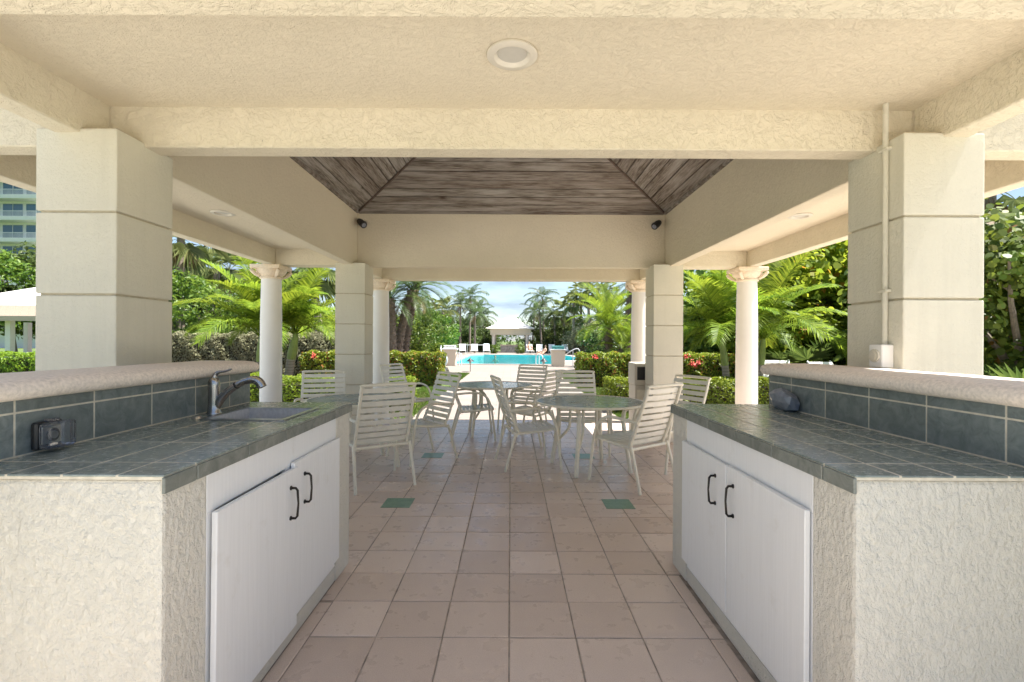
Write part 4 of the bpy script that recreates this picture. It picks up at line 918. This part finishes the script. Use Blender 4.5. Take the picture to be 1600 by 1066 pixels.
# broadleaf trees ---------------------------------------------------------
def crown_mesh(name, rx, rz, ncl, per, size, mat, shape='diamond', cl=0.55, aspect=0.5, flat=0.3):
    c = unit(ncl)*(0.35+0.65*rng.random((ncl,1))**0.5)*[rx,rx,rz]; c[:,2] = np.maximum(c[:,2],-rz*0.75)
    rad = cl*(0.6+0.8*rng.random(ncl)); P, Nn = [], []
    for i in range(ncl):
        u = unit(per); P.append(c[i]+u*rad[i]*[1,1,0.75]*(0.55+0.45*rng.random((per,1)))); Nn.append(u*0.8+[0,0,flat]+rng.normal(size=(per,3))*0.5)
    return leafmesh(name,np.concatenate(P),np.concatenate(Nn),size*(0.7+0.6*rng.random(ncl*per)),mat,aspect,shape,0.1)
def trunk_mesh(h, r, ext, seed, nlimb=6):
    rd = random.Random(seed); b = MB(); b.tube([(0,0,0),(0.05,0.02,h*0.3),(0.0,0.05,h*0.6)],[r*1.3,r,r*0.75],10)
    for k in range(nlimb):
        a = 2*PI*k/nlimb+rd.uniform(-.4,.4); e = Vector((math.cos(a)*ext*rd.uniform(.5,.95),math.sin(a)*ext*rd.uniform(.5,.95),h*rd.uniform(0.85,1.3)))
        s0 = Vector((0.0,0.04,h*rd.uniform(0.35,0.6))); m_ = s0.lerp(e,0.5)+Vector((rd.uniform(-.2,.2),rd.uniform(-.2,.2),0.15))
        b.tube([s0,m_,e],[r*0.5,r*0.33,r*0.12],7)
        for j in range(2):
            q = m_.lerp(e,rd.uniform(.2,.7)); b.tube([q,q+Vector((rd.uniform(-.7,.7),rd.uniform(-.7,.7),rd.uniform(.2,.8)))*ext*0.4],[r*0.2,r*0.07],5)
    return b.mesh('trunk',M['bark'],True)
CR = {'tree':[crown_mesh('crown',2.2,1.6,75,110,0.17,M['l_tree']) for _ in range(2)],
      'dark':[crown_mesh('crown',2.3,1.9,75,100,0.20,M['l_dark']) for _ in range(2)],
      'silver':[crown_mesh('crown',1.6,1.3,60,80,0.15,M['l_silver'])],
      'lime':[crown_mesh('crown',1.2,0.8,50,80,0.12,M['l_lime'])],
      'round':[crown_mesh('crown',0.55,0.55,70,60,0.07,M['l_tree'],cl=0.12)],
      'grape':[crown_mesh('crown',2.0,1.9,90,90,0.155,M['l_grape'],'round',0.6) for _ in range(2)],
      'grape_lime':[crown_mesh('crown',2.0,1.9,90,90,0.15,M['l_grape_lime'],'round',0.6) for _ in range(2)]}
TRK = [trunk_mesh(2.4,0.13,1.5,k) for k in range(3)]
GT = 'broadleaf trees round the garden'
cnt = [0]
def tree(kind, x, y, h, label, s_=1.0, name='broadleaf_tree', rz=None, group=GT, cat='tree', crownh=None):
    cnt[0] += 1; i = cnt[0]
    t = thing(name,label,cat,(x,y,-0.05),0,group)
    cm = CR[kind][i%len(CR[kind])]; rzv = {'tree':1.6,'dark':1.9,'silver':1.3,'lime':0.8,'round':0.55,'grape':1.9,'grape_lime':1.9}[kind]*s_
    cz = max(h-rzv, rzv*0.55)
    if kind not in ('round','lime'): link('trunk',TRK[i%3],t,(0,0,0),(0,0,i*1.1),(s_,s_,max(0.35,cz/2.6)))
    else: MB().tube([(0,0,0),(0,0,cz)],[0.05,0.03],6).build('trunk',M['bark'],t,world=False)
    link('crown',cm,t,(0,0,cz),(0,0,i*1.7 if rz is None else rz),s_)
    return t
T_ = [('tree',278,19,3.9,1.0,'bright green tree beside the near left pier above the silver hedge'),('dark',330,23,3.6,1.0,'dark tree behind the bright tree on the left'),('dark',395,30,3.6,1.1,'dark tree behind the left young palms'),('tree',480,24,3.4,0.9,'green tree behind the second young palm on the left'),('dark',250,30,5.8,1.5,'large dark tree partly hidden by the near left pier'),
      ('tree',648,29,3.2,1.0,'light green tree right of the leaning palm clump'),('tree',668,34,3.4,1.0,'green tree with thin stems left of the pool'),('dark',700,66,5.0,1.4,'dark tree behind the feather palms left of the pool'),('dark',740,70,4.9,1.5,'dark tree directly left of the far pavilion'),
      ('dark',870,66,4.9,1.4,'dark tree right of the far pavilion'),('dark',900,60,4.6,1.4,'dark tree below the fan palms on the right'),('tree',925,52,3.9,1.2,'green tree below the tall fan palm on the right'),('dark',965,40,4.0,1.3,'dark tree behind the bright feathery palm'),
      ('silver',930,50,3.6,1.35,'silver-grey bush above the right hedge'),('silver',954,49,3.4,1.3,'silver-grey bush behind the bright feathery palm'),('silver',907,51,2.6,1.1,'silver-grey bush nearest the pool handrail'),
      ('lime',665,46,1.5,0.9,'lime green shrub left of the pool, behind the white rail'),('lime',692,48,1.6,1.0,'lime green shrub beside the row of loungers on the left'),('lime',640,40,1.4,0.9,'lime green shrub behind the leaning palm clump'),
      ('round',771.5,53,1.05,1.0,'round clipped shrub left of the stone bar of the far pavilion'),('round',813,53,1.05,1.0,'round clipped shrub right of the stone bar of the far pavilion'),
      ('dark',722,60,3.2,1.0,'dark bushy tree hiding the palm trunks left of the pool'),('dark',748,62,3.0,0.9,'dark bushy tree just left of the far pavilion posts'),('dark',850,60,3.1,1.0,'dark bushy tree hiding the palm trunks right of the far pavilion'),('dark',880,56,3.2,1.0,'dark bushy tree beyond the right towel stand'),('dark',20,40,9.2,2.1,'spreading tree before the white tower at far left'),('tree',-30,38,8.4,2.0,'tree at the left picture edge before the white tower'),
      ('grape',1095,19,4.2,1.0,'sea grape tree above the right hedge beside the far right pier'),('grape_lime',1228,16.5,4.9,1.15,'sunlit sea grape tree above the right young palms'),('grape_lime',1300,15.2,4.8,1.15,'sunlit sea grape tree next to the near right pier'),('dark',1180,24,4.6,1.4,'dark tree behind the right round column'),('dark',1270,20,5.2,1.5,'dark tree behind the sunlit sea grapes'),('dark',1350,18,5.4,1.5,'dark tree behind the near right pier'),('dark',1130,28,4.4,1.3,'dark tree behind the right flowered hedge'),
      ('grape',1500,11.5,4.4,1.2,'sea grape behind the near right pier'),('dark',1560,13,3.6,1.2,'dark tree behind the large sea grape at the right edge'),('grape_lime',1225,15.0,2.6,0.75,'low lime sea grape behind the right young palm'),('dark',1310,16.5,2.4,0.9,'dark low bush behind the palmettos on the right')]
for (k,x,y,h,s_,lab) in T_: tree(k, px(x,y), y, h, lab, s_, {'silver':'silver_bush','lime':'shrub','round':'clipped_shrub','grape':'sea_grape','grape_lime':'sea_grape'}.get(k,'broadleaf_tree'), cat={'lime':'shrub','round':'shrub','silver':'shrub'}.get(k,'tree'))
# far-off wood closing the view, one mass
nb = 620; c = np.stack([-70+140*rng.random(nb), 76+14*rng.random(nb), 0.3+rng.random(nb)**0.8*(4.6+1.6*np.sin(np.arange(nb)*1.7))],1)
c[:,2] *= 0.8+0.25*np.sin(c[:,0]*0.45)+0.1*np.sin(c[:,0]*1.3)
P = (c[:,None,:]+unit(nb*60).reshape(nb,60,3)*(0.5+0.8*rng.random((nb,1,1)))*[1.3,1.1,0.9]).reshape(-1,3); P[:,2] = np.maximum(P[:,2],0.0)
me = leafmesh('distant_wood',P,rng.normal(size=P.shape)+[0,-0.3,0.6],0.42*(0.6+0.8*rng.random(len(P))),M['l_dark'])
tag(link('distant_wood',me),'belt of dense trees closing off the garden far behind the pool','wood',kind='stuff')
# big round-leaved sea grape at the right edge: leaves large enough to be told apart
sg = thing('sea_grape','large round-leaved sea grape right of the near right pier','tree',(7.7,7.3,-0.05),0,GT)
link('trunk',TRK[1],sg,(0,0,0),(0,0,0.5),(0.8,0.8,0.9))
ncl = 75; c = unit(ncl)*(0.45+0.55*rng.random((ncl,1))**0.5)*[1.25,1.0,1.35]; c[:,2] += 2.05
P, Nn = [], []
for i in range(ncl):
    u = unit(120); P.append(c[i]+u*0.42*(0.4+0.6*rng.random((120,1)))); Nn.append(u*0.7+np.array([-0.3,-0.5,0.5])+rng.normal(size=(120,3))*0.5)
P = np.concatenate(P); Nn = np.concatenate(Nn); keep = P[:,2] > 0.75; P, Nn = P[keep], Nn[keep]
near = np.argsort(P[:,1]+0.35*P[:,0]); front, rest = near[:280], near[280:]
link('crown',leafmesh('crown',P[rest],Nn[rest],0.09*(0.6+0.8*rng.random(len(rest))),M['l_grape'],0.9,'round',0.1),sg)['kind'] = 'stuff'
lm = [leafmesh('leaf',np.zeros((1,3)),np.array([[0,0.0,1.0]]),np.array([0.085]),M['l_grape'],0.9,'round',0.1) for _ in range(4)]
for q in front:
    nv = Vector(Nn[q]).normalized(); o = link('leaf',lm[q%4],sg,tuple(P[q]),nv.to_track_quat('Z','Y').to_euler(),random.uniform(0.75,1.3))
# grass blades on the strips beside the path
N = 26000; sx = rng.random(N) < 0.5
gx = np.where(sx, -2.6+rng.random(N)*0.9, 1.9+rng.random(N)*0.9); gy = 8.6+rng.random(N)*12.0
ext = rng.random(N) < 0.35; gx = np.where(ext, np.where(sx,-4.5+rng.random(N)*2.6,1.95+rng.random(N)*2.6), gx); gy = np.where(ext, 16+rng.random(N)*4.6, gy)
ok = ~((gy>14.4)&(gy<15.7)) & ~((gx>-1.72)&(gx<1.93)); gx, gy = gx[ok], gy[ok]; N = len(gx)
P = np.stack([gx,gy,np.full(N,-0.01)],1)
me = leafmesh('grass',P,np.stack([rng.normal(size=N),rng.normal(size=N),np.full(N,0.15)],1),np.full(N,0.10),M['l_grass'],0.14,'diamond',0.0)
tag(link('grass',me),'short green grass along both sides of the path','grass',kind='stuff')

# ------------------------------------------------------------------ pool side things
def lounger(x, y, rz, label, mat='lounge_white', group='white loungers round the pool', towel=None, back=R(62)):
    t = thing('lounger', label, 'lounger', (x,y,0), rz, group)
    b = MB()
    for s in (-1,1): b.tube([(s*0.31,-0.75,0.36),(s*0.31,0.65,0.36)],0.02,6)
    for yy in (-0.75,0.65): b.tube([(-0.31,yy,0.36),(0.31,yy,0.36)],0.02,6)
    b.build('frame', M[mat], t, world=False)
    for s in (-1,1):
        for yy in (-0.7,0.55): MB().tube([(s*0.31,yy,0.0),(s*0.31,yy,0.36)],0.02,6).build('leg', M[mat], t, world=False)
    for k in range(9):
        y0 = -0.74+k*0.095; MB().box(-0.30,0.30,y0,y0+0.075,0.375,0.39).build('seat_strap', M[mat], t, world=False)
    for k in range(7):
        a, c = k*0.105, k*0.105+0.085; cb_, sb = math.cos(back), math.sin(back)
        q = [(0.12+a*cb_,0.39+a*sb),(0.12+c*cb_,0.39+c*sb),(0.12+c*cb_+0.015,0.39+c*sb-0.008),(0.12+a*cb_+0.015,0.39+a*sb-0.008)]
        MB().prism(q,'x',-0.29,0.29).build('back_strap', M[mat], t, world=False)
    for s in (-1,1): MB().tube([(s*0.3,0.12,0.38),(s*0.3,0.13+0.74*math.cos(back),0.39+0.74*math.sin(back))],0.018,6).build('back_rail', M[mat], t, world=False)
    if towel: MB().prism([(0.10+0.1*math.cos(back),0.41+0.1*math.sin(back)),(0.10+0.75*math.cos(back),0.41+0.75*math.sin(back)),(0.085+0.75*math.cos(back),0.415+0.75*math.sin(back)),(0.085+0.1*math.cos(back),0.415+0.1*math.sin(back))],'x',-0.25,0.25).build('towel', M[towel], t, world=False)
    return t
for (x, lab, tw) in ((702,'white lounger leftmost of the row beyond the pool',None),(723,'white lounger second from the left beyond the pool',None),(741,'white lounger third from the left beyond the pool',None),(760.5,'lounger with a pale blue towel left of the round shrub','ring'),(828,'lounger holding the sunbather, right of the far round shrub',None),(843,'white lounger right of the sunbather beyond the pool',None),(863,'white lounger behind the right towel stand',None),(884,'white lounger rightmost beyond the pool',None)):
    lounger(px(x,50), 50, random.uniform(-.15,.15), lab, towel=tw)
for (x,y,rz,lab) in ((1210,11.2,-0.5,'white lounger seen over the right bar, nearest the young palm'),(1246,11.0,-1.45,'white lounger seen side on over the right bar'),(1317,10.3,0.2,'white lounger seen over the right bar beside the near right pier')):
    lounger(px(x,y), y, rz, lab, back=R(36 if x == 1246 else 48))
lounger(px(652,36), 36, 1.2, 'low flat white lounger behind the left red-tipped hedge', back=R(20))
def body(name, joints, edges, mat, parent, loc, root=0):
    me = bpy.data.meshes.new(name); me.from_pydata([j[0] for j in joints], edges, [])
    o = link(name, me, parent, loc); sk_ = o.modifiers.new('skin','SKIN'); ss = o.modifiers.new('sub','SUBSURF'); ss.levels = ss.render_levels = 1
    for i, j in enumerate(joints): me.skin_vertices[0].data[i].radius = (j[1],j[1])
    me.skin_vertices[0].data[root].use_root = True
    dg = bpy.context.evaluated_depsgraph_get(); ev = o.evaluated_get(dg); m2 = bpy.data.meshes.new_from_object(ev)
    o.modifiers.clear(); o.data = m2; m2.materials.clear(); m2.materials.append(mat)
    for p in m2.polygons: p.use_smooth = True
    return o
def recliner(x, y, z, label, rz):
    p = thing('person', label, 'person', (x,y,z), rz, 'bathers by the pool')
    J = [((0,0.05,0.10),0.13),((0,0.25,0.33),0.14),((0,0.36,0.56),0.13),((0,0.40,0.66),0.055),((0,0.41,0.74),0.06),
         ((-0.1,-0.02,0.10),0.085),((-0.13,-0.36,0.34),0.06),((-0.13,-0.62,0.06),0.04),((-0.13,-0.74,0.05),0.03),
         ((0.1,-0.02,0.10),0.085),((0.12,-0.42,0.16),0.06),((0.12,-0.80,0.06),0.04),((0.12,-0.88,0.12),0.03),
         ((-0.2,0.35,0.54),0.05),((-0.27,0.16,0.36),0.04),((-0.15,-0.05,0.30),0.03),((0.2,0.35,0.54),0.05),((0.29,0.2,0.34),0.04),((0.26,-0.05,0.22),0.03)]
    E = [(0,1),(1,2),(2,3),(3,4),(0,5),(5,6),(6,7),(7,8),(0,9),(9,10),(10,11),(11,12),(2,13),(13,14),(14,15),(2,16),(16,17),(17,18)]
    body('body', J, E, M['skin'], p, (0,0,0))
    hd = MB().lathe([(0.0,0.71),(0.05,0.725),(0.075,0.78),(0.085,0.84),(0.075,0.91),(0.04,0.945),(0.0,0.95)],0,0.42,12,False); hd.build('head', M['skin'], p, True, world=False)
    MB().lathe([(0.09,0.85),(0.088,0.90),(0.06,0.95),(0.0,0.965)],0,0.435,12,False).build('hair', M['hair'], p, True, world=False)
    MB().tube([(-0.02,0.06,0.11),(0.0,0.05,0.11),(0.02,0.04,0.11)],[0.15,0.16,0.15],10).build('swimsuit', M['swim'], p, True, world=False)
    return p
recliner(px(828,50), 50.0, 0.36, 'person in dark swimwear reclining on a lounger beyond the pool', 0.2)
recliner(px(848,47.5), 47.9, 0.02, 'person in dark swimwear sitting on the far pool edge', -0.9)
sw = thing('person','swimmer with dark hair, only head and shoulders above the water','person',(px(774,40),40,-0.11),0,'bathers by the pool')
body('body',[((0,0,-0.45),0.15),((0,0,-0.12),0.14),((0,0,0.0),0.06),((0,0,0.05),0.055),((-0.2,0,-0.14),0.06),((0.2,0,-0.14),0.06),((-0.3,-0.1,-0.35),0.04),((0.3,-0.1,-0.35),0.04)],[(0,1),(1,2),(2,3),(1,4),(1,5),(4,6),(5,7)],M['skin'],sw,(0,0,0))
MB().lathe([(0.0,0.02),(0.06,0.04),(0.085,0.12),(0.09,0.18),(0.07,0.24),(0.0,0.27)],0,0,12,False).build('head',M['skin'],sw,True,world=False)
MB().lathe([(0.095,0.13),(0.098,0.18),(0.078,0.25),(0.0,0.285)],0,0.012,12,False).build('hair',M['hair'],sw,True,world=False)
# pool furniture
def towel_stand(x, y, label, top):
    t = thing('towel_stand', label, 'towel stand', (x,y,0), 0, 'towel stands at the pool')
    MB().prism([(-0.33,-0.008),(0.33,-0.008),(0.38,0.86),(-0.38,0.86)],'y',-0.3,0.3).build('body', M['capital'], t, bevel=0.02, world=False)
    MB().box(-0.44,0.44,-0.36,0.36,0.861,0.92).build('top_slab', M['white_paint'], t, bevel=0.01, world=False)
    if top:
        for k in range(4): MB().box(-0.32+random.uniform(-.02,.02),0.32,-0.25,0.25,0.921+k*0.045,0.963+k*0.045).build('folded_towel', M[top], t, bevel=0.015, world=False)
towel_stand(px(703,26.8), 26.8, 'pale towel stand left of the pool, near corner', 'lounge_white')
towel_stand(px(872,26.5), 26.5, 'pale towel stand with folded teal towels right of the pool', 'teal')
def path_light(x, y, label):
    t = thing('path_light', label, 'path light', (x,y,-0.012), 0, 'pagoda path lights')
    MB().tube([(0,0,0),(0,0,0.36)],0.014,8).build('post', M['black'], t, world=False)
    MB().lathe([(0.05,0.36),(0.055,0.45),(0.05,0.46)],0,0,12).build('lamp', M['light_lens'], t, world=False)
    MB().lathe([(0.19,0.455),(0.10,0.53),(0.04,0.57),(0.02,0.62),(0.0,0.63)],0,0,16,True).build('cap', M['black'], t, True, world=False)
path_light(px(735,21.5), 21.5, 'black pagoda path light left of the path before the pool')
path_light(px(850,21.8), 21.8, 'black pagoda path light right of the path before the pool')
lr = thing('life_ring','pale blue life ring hanging on a white post by the left hedge','life ring',(px(689,22.5),22.5,-0.012))
MB().tube([(0,0,0),(0,0,1.15)],0.035,10).build('post', M['pvc'], lr, world=False)
ringp = [(0.02+0.27*math.cos(2*PI*k/24),-0.09,0.46+0.27*math.sin(2*PI*k/24)) for k in range(25)]
MB().tube(ringp,0.055,10,False).build('ring', M['ring'], lr, True, world=False)
MB().tube([(0,0,1.1),(0.0,-0.09,0.98),(0.01,-0.09,0.72)],0.012,6).build('hook', M['pvc'], lr, world=False)
def rail(x, y, pts, label, posts, nm='handrail', grp='white rails round the pool'):
    t = thing(nm, label, 'handrail', (x,y,-0.012), 0, grp)
    MB().tube(arc(pts,3),0.026,8).build('top_bar', M['pvc'], t, True, world=False)
    for (a,b_,h) in posts: MB().tube([(a,b_,0),(a,b_,h)],0.024,8).build('post', M['pvc'], t, world=False)
rail(px(752,49),49.0,[(-4.6,0,0.95),(-2.5,0,0.95),(0.2,0,0.95)],'long white pipe rail left of the pool',[(-4.6,0,0.95),(-3.0,0,0.95),(-1.4,0,0.95),(0.2,0,0.95)])
rail(px(892,26.5),26.5,[(-0.75,0.5,0.012),(-0.55,0.4,0.35),(-0.1,0.1,0.75),(0.25,0,0.95),(0.45,-0.05,0.9),(0.5,-0.05,0.45),(0.5,-0.05,0.012)],'white curved grab rail at the right pool steps',[(0.12,0.02,0.86)])
rail(px(716,26.4),26.4,[(-0.12,0.2,0.012),(-0.12,0.2,0.55),(-0.05,0.1,0.68),(0.12,-0.1,0.68),(0.2,-0.2,0.55),(0.2,-0.2,0.012)],'short white grab rail at the near left pool corner',[(0.05,0.0,0.66)])
rail(px(842,26.9),26.9,[(-0.15,0.2,0.012),(-0.15,0.2,0.5),(-0.05,0.1,0.62),(0.1,-0.1,0.62),(0.2,-0.2,0.5),(0.2,-0.2,0.012)],'short white grab rail left of the right towel stand',[(0.02,0.0,0.61)])

# ------------------------------------------------------------------ far pavilion
FX, FY = px(797.5,60), 60.0
fp = thing('far_pavilion','small cream pavilion with a white domed roof across the pool','pavilion',(FX,FY,-0.012))
for sx in (-1,1):
    for sy in (-1,1):
        MB().lathe([(0.26,0),(0.26,0.1),(0.21,0.14),(0.21,1.95),(0.27,2.05),(0.27,2.1)],sx*2.0,sy*2.0,16).build('column', M['column'], fp, True, world=False)
b = MB(); 
for r in rect_sub((-2.4,2.4,-2.4,2.4),(-2.0,2.0,-2.0,2.0)): b.box(*r,2.101,2.78)
b.build('entablature', M['stucco_fine'], fp, world=False)
MB().box(-2.75,2.75,-2.75,2.75,2.781,2.86).build('eave', M['white_paint'], fp, world=False)
b = MB(); rr = [(2.95,2.861),(2.3,3.12),(1.7,3.42),(1.25,3.72),(1.05,3.95),(0.7,4.15),(0.35,4.25),(0.0,4.28)]
V, F = [], []; ns = 8
for (r_,z) in rr:
    k = max(r_,0.001)
    for (x,y) in ((-1,-1),(0,-1),(1,-1),(1,0),(1,1),(0,1),(-1,1),(-1,0)): V.append((x*k,y*k,z))
for i in range(len(rr)-1):
    for k in range(ns): F.append((i*ns+k,i*ns+(k+1)%ns,(i+1)*ns+(k+1)%ns,(i+1)*ns+k))
b.add(V,F).build('roof', M['roof'], fp, world=False)
sb = thing('stone_bar','grey stone bar counter under the far pavilion','bar counter',(FX-0.1,57.0,-0.012))
MB().box(-1.05,1.05,-0.3,0.3,0,0.86).build('stone_wall', M['stone'], sb, bevel=0.02, world=False)
MB().box(-1.15,1.15,-0.38,0.38,0.861,0.92).build('top_slab', M['capital'], sb, world=False)
for i, (x,w_) in enumerate(((-8.5,5.0),(11.5,9.0))):
    g = thing('garden_wall', ('low cream garden wall behind the pool on the left','low cream garden wall behind the pool on the right')[i],'wall',(x,56+i*2,-0.05))
    MB().box(-w_/2,w_/2,-0.12,0.12,0,0.75).build('wall_body', M['stucco_pier'], g, world=False)
    MB().box(-w_/2-0.05,w_/2+0.05,-0.18,0.18,0.751,0.82).build('coping', M['capital'], g, world=False)
# ------------------------------------------------------------------ white tower at far left
BX, BY = -71.0, 70.0
tw = thing('apartment_tower','white apartment tower with blue glass and balcony rails at far left','building',(BX,BY,-0.05))
NF = 11; FH = 3.05; X0, X1 = -16.0, 4.6
MB().box(X0,X1,0.0,14,0,NF*FH).build('wall', M['condo'], tw, world=False)
slab = MB().box(X0-0.3,X1+0.3,-1.7,-0.002,-0.24,0.02).mesh('floor_slab',M['condo']); 
parp = MB().box(X0-0.3,X1+0.3,-1.72,-1.66,0.02,0.30).mesh('balcony_kerb',M['condo'])
wmesh = MB().box(-1.45,1.45,-0.03,-0.002,0.25,2.45).mesh('window',M['window'])
wf = MB()
for xx in (-1.5,-0.03,1.45): wf.box(xx,xx+0.06,-0.06,-0.031,0.2,2.5)
wf.box(-1.44,1.45,-0.06,-0.031,2.45,2.5); wfm = wf.mesh('frame',M['condo'])
rb = MB().box(X0-0.3,X1+0.3,-1.70,-1.64,1.0,1.06)
k = X0
while k < X1+0.3: rb.box(k,k+0.03,-1.685,-1.655,0.30,1.0); k += 0.16
rbm = rb.mesh('railing',M['condo'])
for f in range(1,NF):
    z = f*FH
    link('floor_slab',slab,tw,(0,0,z)); link('balcony_kerb',parp,tw,(0,0,z)); link('railing',rbm,tw,(0,0,z))
    for j in range(6):
        wo_ = link('window',wmesh,tw,(X0+1.9+j*3.35,0,z)); link('frame',wfm,wo_)
MB().box(X0-0.6,X1+0.6,-2.0,14.4,NF*FH+0.001,NF*FH+0.8).build('roof_parapet', M['condo'], tw, world=False)
# ------------------------------------------------------------------ awning cabana at far left
cbx, cby = px(10,20), 20.0
ca = thing('cabana','cabana with a white peaked top and tan striped valance at far left','cabana',(cbx,cby,-0.05))
for (x,y) in ((-2.3,0),(0.15,0),(0.75,3.2),(-2.3,3.2),(1.9,0.2)): MB().box(x-0.11,x+0.11,y-0.11,y+0.11,0,2.16).build('post', M['white_paint'], ca, bevel=0.01, world=False)
V = [(-2.8,-0.4,2.75),(2.3,-0.4,2.75),(2.3,3.7,2.75),(-2.8,3.7,2.75),(0.1,1.6,3.75)]
MB().add(V,[(0,1,4),(1,2,4),(2,3,4),(3,0,4),(3,2,1,0)]).build('canopy', M['awning_top'], ca, world=False)
for i in range(17):
    x = -2.8+i*0.3
    MB().add([(x+0.008,-0.41,2.745),(x+0.292,-0.41,2.745),(x+0.292,-0.62,2.18),(x+0.008,-0.62,2.18),(x+0.008,-0.40,2.745),(x+0.292,-0.40,2.745),(x+0.292,-0.60,2.18),(x+0.008,-0.60,2.18)],
             [(0,1,2,3),(7,6,5,4),(0,4,5,1),(1,5,6,2),(2,6,7,3),(3,7,4,0)]).build('valance_strip', M['awning'], ca, world=False)
MB().box(-2.8,2.3,-0.66,-0.63,2.10,2.30).build('valance_band', M['awning'], ca, world=False)
gw = thing('garden_wall','dark glazed wall behind the cabana at far left','wall',(cbx,cby+7,-0.05))
MB().box(-5,6,-0.1,0.1,0,0.9).build('base_wall', M['stucco_pier'], gw, world=False)
for i in range(7): MB().box(-5+i*1.55,-5+i*1.55+1.5,-0.05,0.05,0.901,2.3).build('pane', M['window'], gw, world=False)
bpy.context.view_layer.update()
